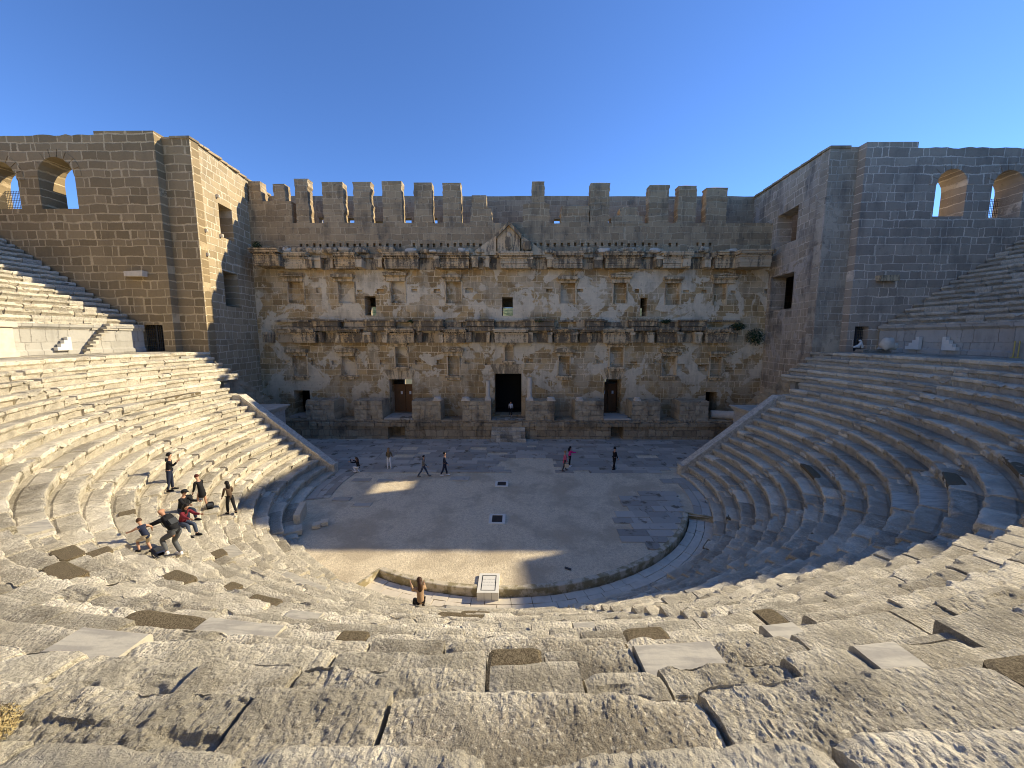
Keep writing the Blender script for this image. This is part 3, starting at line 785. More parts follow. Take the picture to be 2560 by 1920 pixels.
# continuous recessed band behind
mb = MB()
for (za, zb_, p) in ((0, .4, .10), (.4, .75, .04), (.75, 1.02, .35), (1.02, 1.14, .48)):
    x = -24.6
    while x < 24.6:
        l = random.uniform(1.0, 2.4)
        if not (za > 1 and random.random() < .35):
            mb.box(x + .015, min(x + l, 24.9) - .015, YF - p - random.uniform(0, .06), YF + .03, ub + uh * za, ub + uh * zb_ - .005, .025)
        x += l
mb.build('entablature_band', M_CARVED, stage)
for i, (c_, x0, x1) in enumerate([(2,320,500),(2,725,890),(2,1125,1390),(2,1575,1800),(2,2060,2300),(3,430,660),(3,850,1130),(3,1310,1530),(3,1730,1930)]):
    a, b = fx(c_, x0, 0)[0], fx(c_, x1, 0)[0]
    entab('entablature_block', a * .985, b * .985, ub - .02, uh, 1.05, [M_CARVE, M_CARVED][i in (2, 5)], 1.0)
entab('entablature_block', -25.6, fx(2, 290, 0)[0] * .97, ub + .1, uh * 1.05, 2.0, M_CARVED, .3)
entab('entablature_block', fx(3, 1935, 0)[0] * .96, 25.9, ub - .1, uh * 1.05, 2.0, M_CARVED, .3)
# bracket stubs between the projecting parts
def bracket(x, w_, zb, h, proj, mat):
    mb = MB(); mb.box(x - w_ / 2, x + w_ / 2, YF - proj, YF, zb, zb + h, .05); mb.box(x - w_ / 2 - .06, x + w_ / 2 + .06, YF - proj - .08, YF, zb + h * .8, zb + h + .05, .04)
    mb.build('bracket', mat, stage)
for (c_, x) in [(2,505),(2,560),(2,670),(2,910),(2,1065),(2,1545),(2,1850),(2,1945),(3,245),(3,405),(3,650),(3,800),(3,1100),(3,1290),(3,1505),(3,1690)]:
    bracket(fx(c_, x, 0)[0] * .975, random.uniform(.45, .8), ub + .05, uh * .62, random.uniform(.8, 1.5), random.choice([M_CARVE, M_CARVE, M_CARVED, M_NICHE]))
mb = MB()
for i in range(64):
    x = random.uniform(-24, 24); s_ = random.uniform(.18, .5)
    if abs(x) < 2.5: continue
    mb = MB(); rock(mb, (x, YF - random.uniform(.1, .9), ub + uh * 1.06 + s_ * .45), s_ * random.uniform(1, 2.2), s_, s_ * .75, i + 3)
    mb.build('broken_cornice_stone', random.choice([M_CARVED, M_CARVED, M_GREYST]), stage)
# central pediment
pc = F(1272, 563); pw = 1.15; pbz = F(1272, 640)[1]; hgt = pc[1] - pbz
mb = MB(); xc = pc[0] * .98
def prism(mb, pts, y0, y1, tone=None):
    n = len(pts); V = [(x, y0, z) for x, z in pts] + [(x, y1, z) for x, z in pts]
    mb.add(V, [list(range(n)), list(range(n, 2 * n))[::-1]] + [[i, i + n, (i + 1) % n + n, (i + 1) % n] for i in range(n)], tone)
prism(mb, [(xc - pw, pbz), (xc + pw, pbz), (xc + pw, pbz + hgt * .55), (xc, pc[1] - .15), (xc - pw, pbz + hgt * .55)], YF - .75, YF, .3)
for sg in (-1, 1):
    prism(mb, [(xc, pc[1] + .1), (xc, pc[1] - .28), (xc + sg * (pw + .12), pbz + hgt * .50), (xc + sg * (pw + .15), pbz + hgt * .50 + .36)][::sg], YF - 1.15, YF, .8)
    prism(mb, [(xc + sg * (pw + .15), pbz + hgt * .62), (xc + sg * (pw + .15), pbz), (xc + sg * (pw + 2.6), pbz), (xc + sg * (pw + 2.5), pbz + .3), (xc + sg * (pw + 1.1), pbz + hgt * .42)][::sg], YF - .55, YF, .2)
rock(mb, (xc + 1.9, YF - .9, pbz + .8), .5, .4, .55, 91); rock(mb, (xc, YF - .8, pbz + hgt * .4), .42, .12, .75, 92); rock(mb, (xc, YF - .85, pbz + hgt * .62), .22, .12, .25, 93)
mb.build('pediment', M_CARVE, stage)
# middle entablature
mbz, mtz = F(1270, 856)[1], F(1270, 804)[1]; mh_ = mtz - mbz
mb = MB()
for (za, zb_, p, drop) in ((0, .46, .08, 0), (.46, .62, .30, .02), (.62, .72, .48, .03), (.74, .98, .40, .12), (.98, 1.06, .55, .35)):
    x = -24.9
    while x < 24.0:
        l = random.uniform(1.1, 3.0)
        if random.random() >= drop: mb.box(x + .012, min(x + l, 24.2) - .012, YF - p - random.uniform(0, .16), YF + .03, mbz + mh_ * za, mbz + mh_ * zb_ - .005, .025)
        x += l
mb.build('entablature_band', M_CARVED, stage)
for (c_, x0, x1) in [(2,340,530),(2,735,900),(2,1130,1340),(2,1590,1760),(2,2010,2280),(3,445,590),(3,655,750),(3,850,1075),(3,1290,1440),(3,1690,1880)]:
    a, b = fx(c_, x0, 0)[0], fx(c_, x1, 0)[0]
    entab('entablature_block', a * .99, b * .99, mbz - .02, mh_ * .66, .8, M_CARVE, 1.0)
for (c_, x) in [(2,120),(2,555),(2,700),(2,910),(2,955),(2,1095),(2,1385),(2,1560),(2,1790),(2,1950),(3,250),(3,410),(3,610),(3,1090),(3,1240),(3,1480),(3,1640)]:
    bracket(fx(c_, x, 0)[0] * .98, random.uniform(.35, .7), mbz, mh_ * .46, random.uniform(.8, 1.3), random.choice([M_CARVE, M_NICHE, M_CARVED]))
for (c_, x0, x1) in [(2,500,720),(2,930,1180),(2,1340,1580),(2,1770,2000),(3,190,445),(3,700,850),(3,1060,1290),(3,1480,1700)]:
    a, b = fx(c_, x0, 0)[0] * .98, fx(c_, x1, 0)[0] * .98; mb = MB()
    mb.box(a, b, YF - 1.15, YF, mbz + mh_ * .76, mbz + mh_ * 1.0, .03, .9); mb.box(a - .05, b + .05, YF - 1.3, YF, mbz + mh_ * 1.0, mbz + mh_ * 1.08, .03, .9)
    mb.box(a + .2, b + .1, YF - 1.05, YF, mbz + mh_ * .56, mbz + mh_ * .74, .03, .9)
    mb.build('ledge_block', M_CARVED, stage)

# ---- niche frames
for (c_, hx0, hx1, hy0, hy1, ped, nx0, nx1, ny0, ny1, sill) in niches:
    a = fx(c_, hx0, hy1); b = fx(c_, hx1, hy0); n0 = fx(c_, nx0, ny1); n1 = fx(c_, nx1, ny0)
    mb = MB(); x0, x1, z0, z1 = a[0], b[0], n1[1], b[1]
    hh = z1 - z0; cz = z0 + (.55 * hh if ped else .6 * hh)
    mb.box(x0 + .18, x1 - .18, YF - .22, YF + .01, z0, cz - .12, .012, .4); mb.box(x0 + .08, x1 - .08, YF - .42, YF + .01, cz - .12, cz - .02, .012, .5)
    mb.box(x0, x1, YF - .62, YF + .01, cz - .02, (cz + .14) if ped else z1, .015, .6)
    if ped == 1:
        xc = (x0 + x1) / 2; prism(mb, [(x0 + .1, cz + .14), (x1 - .1, cz + .14), (xc, z1 - .1)], YF - .3, YF, .5)
        for sg in (-1, 1): prism(mb, [(xc, z1 + .02), (xc, z1 - .16), (xc + sg * (x1 - x0) / 2, cz + .14), (xc + sg * ((x1 - x0) / 2 + .05), cz + .28)][::sg], YF - .5, YF, .7)
    elif ped == 2:
        xc = (x0 + x1) / 2; prism(mb, [(xc + (x1 - x0) / 2 * math.cos(t_), cz + .14 + (z1 - cz - .1) * math.sin(t_)) for t_ in np.linspace(0, math.pi, 9)], YF - .48, YF, .6)
    jw = .14
    mb.box(n0[0] - jw, n0[0], YF - .07, YF + .01, n0[1], z0, .008, .3); mb.box(n1[0], n1[0] + jw, YF - .07, YF + .01, n0[1], z0, .008, .3)
    if sill:
        mb.box(n0[0] - .28, n1[0] + .28, YF - .38, YF + .01, n0[1] - .16, n0[1] + .0, .02, .5); mb.box(n0[0] - .12, n1[0] + .12, YF - .24, YF + .01, n0[1] - .42, n0[1] - .16, .03, .5)
    mb.build('niche_frame', M_NICHE, stage)

# ---- door surrounds: flat arch of voussoirs
for (x0, x1, zt) in DR[:3]:
    mb = MB(); n = 7; 
    for i in range(n):
        f0, f1 = i / n, (i + 1) / n; e = .55
        p = [(x0 + (x1 - x0) * f0 + .02, zt), (x0 + (x1 - x0) * f1 - .02, zt), (x0 - e + (x1 - x0 + 2 * e) * f1 - .02, zt + 1.05), (x0 - e + (x1 - x0 + 2 * e) * f0 + .02, zt + 1.05)]
        prism(mb, p, YF - .035 - random.random() * .02, YF + .3)
    mb.build('door_arch', M_NICHE, stage)
mwood = mat_plain('brown_door_wood', (.17, .085, .035), .6, .2, 6)
mnote = mat_plain('white_notice_paper', (.75, .75, .75), .7, .05)
for di in (1, 2):
    x0, x1, zt = DR[di]; k_ = (YB - .6 + 27) / (YF + 27); xm = (x0 + x1) / 2
    yd = YF + 1.72 if di == 1 else YF + 2.3
    mb = MB(); mb.box(x0 - .1, xm - .02, yd, yd + .08, 2.0, zt - .75, 0, .5); mb.box(xm + .02, x1 + .1, yd, yd + .08, 2.0, zt - .75, 0, .5)
    mb.box(x0 - .1, x1 + .1, yd - .03, yd, 3.0, 3.1, 0); mb.box(x0 - .1, x1 + .1, yd - .03, yd, 2.0, 2.2, 0)
    d_ = mb.build('door', mwood, stage)
    mb = MB()
    for xx in (xm - .42, xm + .55): mb.box(xx - .11, xx + .11, yd - .05, yd - .035, 4.1, 4.45)
    mb.build('notice', mnote, d_)

# ---- podium (stage front), straight courses of rough stone
def course(mb, x0, x1, yfront, zb, zt, depth, amp=.05, lmin=.8, lmax=2.0, holes=()):
    x = x0
    while x < x1 - .05:
        l = random.uniform(lmin, lmax); xe = min(x + l, x1)
        for (h0, h1) in holes:
            if x < h0 < xe: xe = h0
            if h0 - .01 <= x < h1: x = h1; xe = min(x + l, x1)
        if x1 - xe < .4: xe = x1
        n = max(4, int((xe - x) / .10)); dz = random.uniform(-.02, .02); dy = random.uniform(-.05, .05)
        ss = np.linspace(x + .012, xe - .012, n); m = max(3, int((zt - zb) / .09))
        D = np.concatenate([np.zeros(m), np.linspace(.03, depth, 6)]); Z = np.concatenate([np.linspace(zb, zt - .02, m), np.full(6, zt)])
        SS, DD = np.meshgrid(ss, D, indexing='ij'); ZZ = np.broadcast_to(Z, SS.shape)
        P = np.stack([SS, DD, ZZ], -1); nn = fbm(P, 2.6, 4, 77) * amp; wf = np.concatenate([np.ones(m), np.zeros(6)])
        G = np.stack([SS, yfront + DD + dy - nn * wf, ZZ + dz + nn * (1 - wf)], -1)
        c0 = G[:1].copy(); c0[..., 2] = zb; c1 = G[-1:].copy(); c1[..., 2] = zb
        c0[..., 1] = np.maximum(c0[..., 1], yfront + .0); 
        mb.quadgrid(np.concatenate([c0, G, c1])[::-1]); x = xe
YP = 12.0
def P_(u, v): p = at_y(u, v, YP); return p.x, p.z
o1 = (P_(971, 1090)[0], P_(1013, 1090)[0]); o2 = (P_(1527, 1090)[0], P_(1558, 1090)[0])
mb = MB(); H = [(-.02, .32, -.03, .06), (.32, .95, 0, .06), (.95, 1.35, .02, .07), (1.35, 1.72, -.12, .10), (1.72, 1.98, -.02, .12)]
for i, (a, b, off, amp) in enumerate(H):
    course(mb, -24.3, 24.3, YP + off, a, b, .9, amp, 1.0, 2.2, (o1, o2) if i < 3 else ())
mb.build('podium', M_PODIUM, stage)
mb = MB(); mb.box(-24.3, o1[0] - .02, YP + .5, YF, -.5, 1.9); mb.box(o1[1] + .02, o2[0] - .02, YP + .5, YF, -.5, 1.9); mb.box(o2[1] + .02, 24.3, YP + .5, YF, -.5, 1.9)
mb.box(o1[0] - .5, o1[1] + .5, YP + 1.5, YF, -.5, 1.9); mb.box(o2[0] - .5, o2[1] + .5, YP + 1.5, YF, -.5, 1.9)
mb.box(o1[0] - .1, o1[1] + .1, YP + .1, YF, 1.36, 1.9); mb.box(o2[0] - .1, o2[1] + .1, YP + .1, YF, 1.36, 1.9)
mb.build('podium_core', M_PODIUM, stage)
# piers standing on the podium
piers = [(600+.3165*520, 600+.3165*745), (600+.3165*900, 600+.3165*1125), (600+.3165*1358, 600+.3165*1585), (600+.3165*1755, 600+.3165*1983), (1250+.3165*200, 1250+.3165*430), (1250+.3165*590, 1250+.3165*820), (1250+.3165*1040, 1250+.3165*1270), (1250+.3165*1420, 1250+.3165*1650)]
PIERX = []
zpt = at_y(1000, 1002, YP + .15).z
for (u0, u1) in piers:
    xa, xb = at_y(u0, 1030, YP + .15).x, at_y(u1, 1030, YP + .15).x; PIERX.append((xa, xb))
    mb = MB(); hs = [1.95, 2.5, 3.05, 3.55, zpt]
    for i in range(4): course(mb, xa, xb, YP + .18, hs[i], hs[i + 1] - .01, 1.9, .08, .55, 1.1)
    mb.box(xa + .03, xb - .03, YP + .35, YF + .0, 1.9, zpt - .1, .02)
    mb.build('pier', M_PIER, stage)
# thresholds
for (u0, u1, v0) in ((600+.3165*1140, 600+.3165*1362, 0), (1250+.3165*820, 1250+.3165*1035, 0), (712, 766, 0)):
    xa, xb = at_y(u0, 1050, YP + .1).x, at_y(u1, 1050, YP + .1).x
    mb = MB(); mb.box(xa, xb, YP + (.0 if u0 > 800 else .9), YF + .4, 2.02, 2.2, .01); mb.build('threshold_slab', M_SLAB, stage)
# stair in front of the central door
sx0, sx1 = at_y(1228, 1090, 11.2).x, at_y(1313, 1090, 11.2).x
mb = MB()
for i in range(6):
    course(mb, sx0 + (0 if i else -.1), sx1 + (0 if i else .1), 10.7 + .32 * i, .0 + .33 * i - .3, .33 * i + .32, .45 if i < 5 else 1.2, .03, .4, .9)
mb.box(sx0 + .05, sx1 - .05, 11.2, 12.3, -.1, .3); mb.box(sx0 + .05, sx1 - .05, 12.0, 12.6, 0, 1.6)
mb.build('stone_steps', M_SEATR, stage)

# loose column pieces
def column(x, y, z, h, r, lab, shaft=True):
    root = empty('column' if shaft else 'column_base', (x, y, z)); tag(root, lab, 'column' if shaft else 'column base')
    mb = MB(); mb.box(-r * 1.45, r * 1.45, -r * 1.45, r * 1.45, 0, .14, .01); mb.lathe([(r * 1.4, .14), (r * 1.45, .2), (r * 1.2, .25), (r * 1.3, .31), (r * 1.05, .36), (0, .36)], n=18); mb.build('base', M_GREYST, root)
    if shaft:
        mb = MB(); mb.lathe([(r * 1.05, .36), (r, .42), (r * .95, h - .1), (r * 1.03, h - .05), (r, h), (0, h)], n=20); mb.build('shaft', M_GREYST, root)
pz = zpt
p = PIERX[3]; column(p[1] - .35, YP + .65, pz, 2.05, .22, 'short grey column shaft standing left of the central doorway')
p = PIERX[4]; column(p[0] + .45, YP + .65, pz, 2.4, .26, 'thicker grey column shaft standing right of the central doorway')
column(PIERX[2][1] - .35, YP + .5, pz, 0, .3, 'round white column base on the third pier from the left', False)
column(PIERX[3][0] + .35, YP + .5, pz, 0, .3, 'round white column base on the pier left of the central doorway, away from the shaft', False)
column(PIERX[4][1] - .35, YP + .5, pz, 0, .3, 'round white column base on the pier right of the central doorway', False)
column(PIERX[5][0] + .5, YP + .5, pz, 0, .25, 'small white column base on the pier left of the right-hand door', False)
column(PIERX[6][0] + .6, YP + .5, pz, 0, .22, 'small white column base on the pier right of the right-hand door', False)
fc = MB(); pa = at_y(1778, 1043, 13.0); pb = at_y(1812, 1052, 12.6)
fc.tube([(pa.x, 13.2, 2.45), (pb.x + .9, 12.7, 2.4)], [.42, .48], 18); o = fc.build('fallen_column', M_GREYST)
tag(o, 'fallen grey column drum lying on the stage at the far right beside the landing', 'column')

# ------------------------------------------------------------------ side towers and gallery walls
def FY(yp): return lambda s, d, z: (s, yp + d, z)
def gallery(side):
    root = empty('gallery_wall'); sg = side
    tag(root, ('tan block wall with two arched windows at the far left above the upper seats' if side < 0 else 'grey shaded block wall with two arched windows at the far right above the upper seats'), 'wall')
    y = 5.7; x_in = 28.4
    holes = []
    def q(u, v): p = at_y(u, v, y); return p.x, p.z
    if side < 0:
        a = q(106, 522); b = q(187, 442); holes.append(arch(a[0], a[1], b[0], b[1])); 
        a = q(-38, 522); b = q(44, 452); holes.append(arch(a[0], a[1], b[0], b[1]))
        a = q(358, 879); b = q(406, 812); holes.append(rect(a[0], Z0 + .02, b[0], b[1]))
    else:
        a = q(2331, 541); b = q(2418, 462); holes.append(arch(a[0], a[1], b[0], b[1]))
        a = q(2470, 544); b = q(2560, 466); holes.append(arch(a[0], a[1], b[0], b[1]))
        a = q(2132, 874); b = q(2172, 816); holes.append(rect(a[0], Z0 + .02, b[0], b[1]))
    wins = holes[:2]
    xo = 46.5; zt = ZTOP + .35 if side < 0 else ZTOP - .78
    if side < 0:
        xs_ = q(235, 345)[0]
        outer = [(-xo, 4), (-x_in, 4), (-x_in, zt), (xs_, zt), (xs_, zt - .28)] + ragged((xs_, zt - .28), (-xo, zt - .35), .45, .07) + [(-xo, zt - .35)]
    else:
        xs_ = q(2297, 360)[0]
        outer = [(xo, 4), (xo, zt - .5)] + ragged((xo, zt - .5), (xs_, zt - .45), .45, .07) + [(xs_, zt - .45), (xs_, zt), (x_in, zt), (x_in, 4)]
        outer = outer[::-1]
    mb = MB(); wall(mb, outer, holes, [], 0, 1.9, FY(y)); mb.build('wall_body', M_GALL if side < 0 else M_GALR, root)
    # voussoirs
    for i, hl in enumerate(wins):
        x0, x1 = hl[0][0], hl[1][0]; zs = hl[2][1]; xc = (x0 + x1) / 2; r = (x1 - x0) / 2; mb = MB()
        for k in range(9):
            t0, t1 = math.pi * k / 9 + .02, math.pi * (k + 1) / 9 - .02
            prism(mb, [(xc + r * math.cos(t0), zs + r * math.sin(t0)), (xc + (r + .62) * math.cos(t0), zs + (r + .62) * math.sin(t0)), (xc + (r + .62) * math.cos(t1), zs + (r + .62) * math.sin(t1)), (xc + r * math.cos(t1), zs + r * math.sin(t1))], y - .03 - random.random() * .02, y + .2)
        mb.build('window_arch', M_GALL if side < 0 else M_GALR, root)
    # iron grilles
    hl = wins[1]; x0, x1, z0 = hl[0][0], hl[1][0], hl[0][1]; ht = 1.9; mb = MB()
    for x in np.arange(x0, x1 + .01, .14): mb.box(x - .012, x + .012, y + 1.5, y + 1.524, z0, z0 + ht)
    for z in np.arange(z0, z0 + ht + .1, .19): mb.box(x0, x1, y + 1.49, y + 1.514, z, z + .024)
    mb.build('window_grille', M_IRON, root)
    hl = holes[2]; x0, x1, z1 = hl[0][0], hl[1][0], hl[2][1]; mb = MB()
    for x in np.arange(x0, x1 + .01, .16): mb.box(x - .015, x + .015, y + .5, y + .53, Z0, z1)
    for z in np.arange(Z0 + .1, z1, .22): mb.box(x0, x1, y + .49, y + .515, z, z + .03)
    mb.box((x0 + x1) / 2 - .05, (x0 + x1) / 2 + .05, y + .45, y + .53, Z0, z1)
    g_ = mb.build('gate_grille', M_IRON, root)
    mb = MB(); mb.box(x0 - .3, x1 + .3, y + 1.95, y + 4, Z0 - .2, z1 + .4); mb.build('passage_shade_box', M_DARK, root)  # solid black box, the passage's shade as colour
    # corbel
    c0 = q(325, 690) if side < 0 else q(2188, 700); mb = MB()
    mb.box(c0[0], c0[0] + 1.5, y - .5, y, c0[1] - .1, c0[1] + .35, .05); mb.build('corbel', M_GREYST if side < 0 else M_CARVED, root)
    return root
gallery(-1); gallery(1)

def tower(side):
    root = empty('side_tower')
    tag(root, ('sunlit tan block tower wall at the left of the stage with two square windows' if side < 0 else 'mottled grey tower wall at the right of the stage with two square windows, in shade'), 'tower')
    y0, y1 = 6.4, YB + .9; xi, xf = 26.1, 27.1; th = 1.5
    def X(yy): return (xi + (xf - xi) * (yy - y0) / (YF - y0)) * side
    def q(u, v):
        lo = side * 26.6; p = at_x(u, v, lo); 
        for _ in range(3): p = at_x(u, v, X(p.y))
        return p.y, p.z
    if side < 0: W = [(546, 518, 585, 597), (558, 683, 601, 767)]
    else: W = [(1946, 529, 1989, 609), (1930, 688, 1978, 774)]
    holes = []
    for (u0, v0, u1, v1) in W:
        a = q(u0, v0); b = q(u1, v1); zz = sorted((q(u0, v1)[1], q(u1, v1)[1], a[1], q(u1, v0)[1]))
        ya, yb = sorted((a[0], b[0])); holes.append(rect(ya, (zz[0] + zz[1]) / 2, yb, (zz[2] + zz[3]) / 2))
    zn, zf_ = (ZTOP + .1, ZTOP) if side < 0 else (ZTOP - .92, ZTOP - .40)
    outer = [(y0, -1), (y1, -1), (y1, zf_)] + ragged((y1, zf_), (y0, zn), 1.2, .05) + [(y0, zn)]
    mb = MB(); wall(mb, outer, holes, [], 0, th, lambda s, d, z: (X(s) + side * d, s, z))
    mb.build('inner_wall', M_SIDEL if side < 0 else M_SIDER, root)
    # capping course
    mb = MB(); yy = y0 - .1
    while yy < y1:
        l = random.uniform(.9, 1.8); a, b = X(yy) - side * .08, X(yy) + side * (th + .1)
        zc_ = zn + (zf_ - zn) * (yy + .4 - y0) / (y1 - y0); mb.box(min(a, b), max(a, b), yy, min(yy + l, y1) - .02, zc_ - .02, zc_ + .16, .02); yy += l
    mb.build('coping', M_ATTIC, root)
    mb = MB(); mo = [(side * 26.12, -1), (side * 28.5, -1), (side * 28.5, zn + .1), (side * 26.12, zn + .1)]
    wall(mb, mo, [], [], 0, .9, FY(y0 - .01)); mb.build('front_pilaster', M_GALL if side < 0 else M_SIDER_X, root)
    # outer wall; black slabs inside put the tower's shade into colour
    mb = MB(); hw_ = [rect(12.35, 23.3, 14.5, 25.2)] if side > 0 else []
    wall(mb, [(7.6, -1), (y1, -1), (y1, ZTOP - .9), (7.6, ZTOP - 1.0)], hw_, [], 0, .8, lambda s, d, z: (side * (32.6 + d), s, z))
    mb.box(*sorted((side * 28.6, side * 33.6)), y1 - 1, y1, -1, ZTOP - 1.0)
    mb.build('outer_wall', M_BACK, root)
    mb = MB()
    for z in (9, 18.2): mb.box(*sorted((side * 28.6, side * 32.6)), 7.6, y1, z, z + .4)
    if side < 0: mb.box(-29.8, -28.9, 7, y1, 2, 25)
    mb.build('inner_shade_slabs', M_DARK, root)
    return root
M_SIDER_X = mat_masonry('side_masonry_grey_front', 'x', .56, .95, (.27, .21, .14), (.46, .38, .27), (.60, .52, .40), .05, plaster=.35, plast_col=(.66, .54, .38), stain=.6, lichen=(.075, .073, .068))
tower(-1); tower(1)
# unseen opening added to the right tower's outer wall lets sun onto the orchestra
# small white boxes on the lit tower wall
for i, (u, v, lab) in enumerate([(539, 490, 'highest white box on the left tower wall, above the upper window'), (502, 576, 'small white box on the lit left tower wall nearest its front edge, upper'), (549, 589, 'white box on the left tower wall beside the sill of its upper window'), (506, 636, 'small white box on the lit left tower wall, lowest of the four')]):
    p = at_x(u, v, -26.55); x = -(26.1 + (p.y - 6.4) / 8.1); mb = MB(); mb.box(0, .22, -.1, .1, -.14, .14, .005); mb.box(.22, .26, -.07, .07, -.1, .1)
    o = mb.build('wall_box', M_GREYST); o.location = (x, p.y, p.z); tag(o, lab, 'box', 'boxes fixed to the left tower wall')

# ------------------------------------------------------------------ orchestra
def circ(r, a0, a1, n): return [(r * math.cos(a), r * math.sin(a)) for a in np.linspace(a0, a1, n)]
AL, AR = R(-117), R(-24)
mb = MB(); n = 72
# gravel sheet: polar grid with slight relief; reaches the curb in the channel sector and the seats elsewhere
out = []
for a in np.linspace(-math.pi - .25, .25, 160):
    rr = 11.88 if AL < a < AR else 13.9
    out.append([(rr * f * math.cos(a), rr * f * math.sin(a), .0) for f in np.linspace(0, 1, 24)])
G = np.array(out); G[..., 2] += fbm(G, .6, 3, 5) * .03 - .02
mb.quadgrid(G)
tag(mb.build('gravel_floor', M_GRAVEL), kind='structure')
mb = MB()   # earth bed under stage front and landings
mb.box(-30, 30, -2, 14, -1.15, -.03, tone=.2)
tag(mb.build('stage_front_bed', M_GRAVEL), kind='structure')
# slab paving
mb = MB(); y = 11.95
def slab(x0, x1, y0, y1, z, jj=.02):
    q = [(x0, y0), ((x0 + x1) / 2, y0), (x1, y0), (x1, y1), ((x0 + x1) / 2, y1), (x0, y1)]
    q = [(a + random.uniform(-jj, jj), b + random.uniform(-jj, jj)) for a, b in q]; m = len(q)
    mb.add([(a, b, z + random.uniform(-.004, .004)) for a, b in q] + [(a, b, -.06) for a, b in q], [list(range(m))] + [[i, i + m, (i + 1) % m + m, (i + 1) % m] for i in range(m)])
while y > 2.2:
    d = random.uniform(.6, 1.0); x = -24 + random.random()
    while x < 24:
        l = random.uniform(.8, 1.9); keep = True
        if y - d < 3.4: keep = abs(x + 8) < 9 or abs(x - 6) < 5.5 or random.random() < .5
        if y - d < 5.0 and -1.2 < x < 3.6: keep = False
        if random.random() < .03: keep = False
        if keep and abs(x) < 24.2: slab(x + .012, x + l - .012, y - d + .012, y - .012, .012 + random.uniform(0, .018))
        x += l
    y -= d
y = -1.6
while y > -10.3:
    d = random.uniform(.6, .8); xr_ = math.sqrt(max(0, 11.75 ** 2 - (y - d / 2) ** 2)); x0 = 6.2 + random.uniform(-.3, 1.9) + max(0, (y + 4) * .6)
    if x0 < xr_:
        x = xr_
        while x > x0:
            l = random.uniform(.8, 1.7)
            slab(max(x - l, x0 - .4) + .012, x - .012, y - d + .012, y - .012, .02 + random.uniform(0, .018), .03); x -= l
    y -= d
for (u, v, l, d) in [(1680, 1203, 1.5, .8), (1750, 1207, 1.6, .5), (1765, 1240, 1.2, .9), (1785, 1262, 1.2, .8), (905, 1200, 1.3, .6), (965, 1202, 1.2, .5), (855, 1248, 1.1, .5), (905, 1262, 1.1, .5), (1150, 1196, 1.4, .7)]:
    p = at_z(u, v, 0); slab(p.x - l / 2, p.x + l / 2, p.y - d / 2, p.y + d / 2, .02, .06)
tag(mb.build('stone_paving', M_SLAB), kind='structure')
# curved border strips at the left edge
mb = MB(); polar_slabs(mb, 11.9, 13.35, R(-180 - 10), R(-180 + 14), .03, .42, .8, 1.6); polar_slabs(mb, 12.4, 13.35, R(-24), R(4), .03, .5, .7, 1.4)
tag(mb.build('border_paving', M_SLAB), kind='structure')
# sunken passage ring
mb = MB(); polar_slabs(mb, 12.15, 13.6, AL - .02, AR + .02, -.28, .46, .5, 1.1)
tag(mb.build('sunken_paving', M_GREYST), kind='structure')
# curb wall
mb = MB(); a = AL
while a < AR:
    l = random.uniform(1.4, 2.6) / 12; b = min(a + l, AR); th = np.linspace(a + .0004, b - .0004, 8)
    pr = [(11.80, -.5), (11.80, .04), (11.83, .055), (12.05, .05), (12.08, .03), (12.08, -.5)]
    dz = random.uniform(-.01, .01)
    Gc = np.array([[(r * math.cos(t_), r * math.sin(t_), z + (dz if z > -.4 else 0)) for r, z in pr] for t_ in th]); Gc += fbm(Gc, 3, 3, 9)[..., None] * .012
    c0, c1 = Gc[:1].copy(), Gc[-1:].copy(); c0[..., 2] = -.5; c1[..., 2] = -.5
    mb.quadgrid(np.concatenate([c0, Gc, c1])); a = b
for (aa, sg) in ((AL, 1), (AR, -1)):   # radial end walls of the passage
    p0, p1 = 11.9, 13.7; ca, sa = math.cos(aa), math.sin(aa); tx, ty = -sa * .14 * sg, ca * .14 * sg
    V = [(p0 * ca, p0 * sa), (p1 * ca, p1 * sa), (p1 * ca - tx, p1 * sa - ty), (p0 * ca - tx, p0 * sa - ty)]
    mb.add([(x, y, -.5) for x, y in V] + [(x, y, .035) for x, y in V], np.array([[0,3,2,1],[4,5,6,7],[0,1,5,4],[1,2,6,5],[2,3,7,6],[3,0,4,7]]))
t = NT('mossy_curb_stone'); c = t.coord(); n1 = t.noise(c, 2.2, 5, .65); z_ = t.sep(c)[2]
mc = t.finish(t.mix(t.ramp(n1, .42, .58), (.58, .50, .36), (.30, .25, .14)), t.noise(c, 10, 5), .02)
o = mb.build('curb_wall', mc); tag(o, 'low mossy curved stone curb along the near edge of the gravel orchestra', 'curb')

# marble plinth with black outline, at the curb
pl = empty('marble_plinth', (0, 0, 0)); c0 = at_z(1194, 1473, .06); c1 = at_z(1251, 1438, .06)
mx0, mx1 = at_z(1193, 1475, .06).x, at_z(1247, 1475, .06).x; my0, my1 = -12.35, c1.y + .1; 
pl.location = ((mx0 + mx1) / 2, (my0 + my1) / 2, -.28); tag(pl, 'white marble plinth with a black rectangular outline set into the curb', 'plinth')
wx, wy = (mx1 - mx0) / 2, (my1 - my0) / 2; mb = MB(); mb.box(-wx, wx, -wy, wy, 0, .36)
bz = mb; M_WM = mat_plain('white_marble_slab', (.72, .69, .60), .6, .12, 2.5)
bz.build('slab', M_WM, pl)
mb = MB(); e = .14; q = .035
for (a_, b_, c_, d_) in ((-wx + e, wx - e, -wy + e, -wy + e + q), (-wx + e, wx - e, wy - e - q, wy - e), (-wx + e, -wx + e + q, -wy + e + q, wy - e - q), (wx - e - q, wx - e, -wy + e + q, wy - e - q)): mb.box(a_, b_, c_, d_, .36, .364)
for x in (-wx / 3, wx / 3): mb.box(x - .006, x + .006, -wy - .003, -wy, .02, .35)
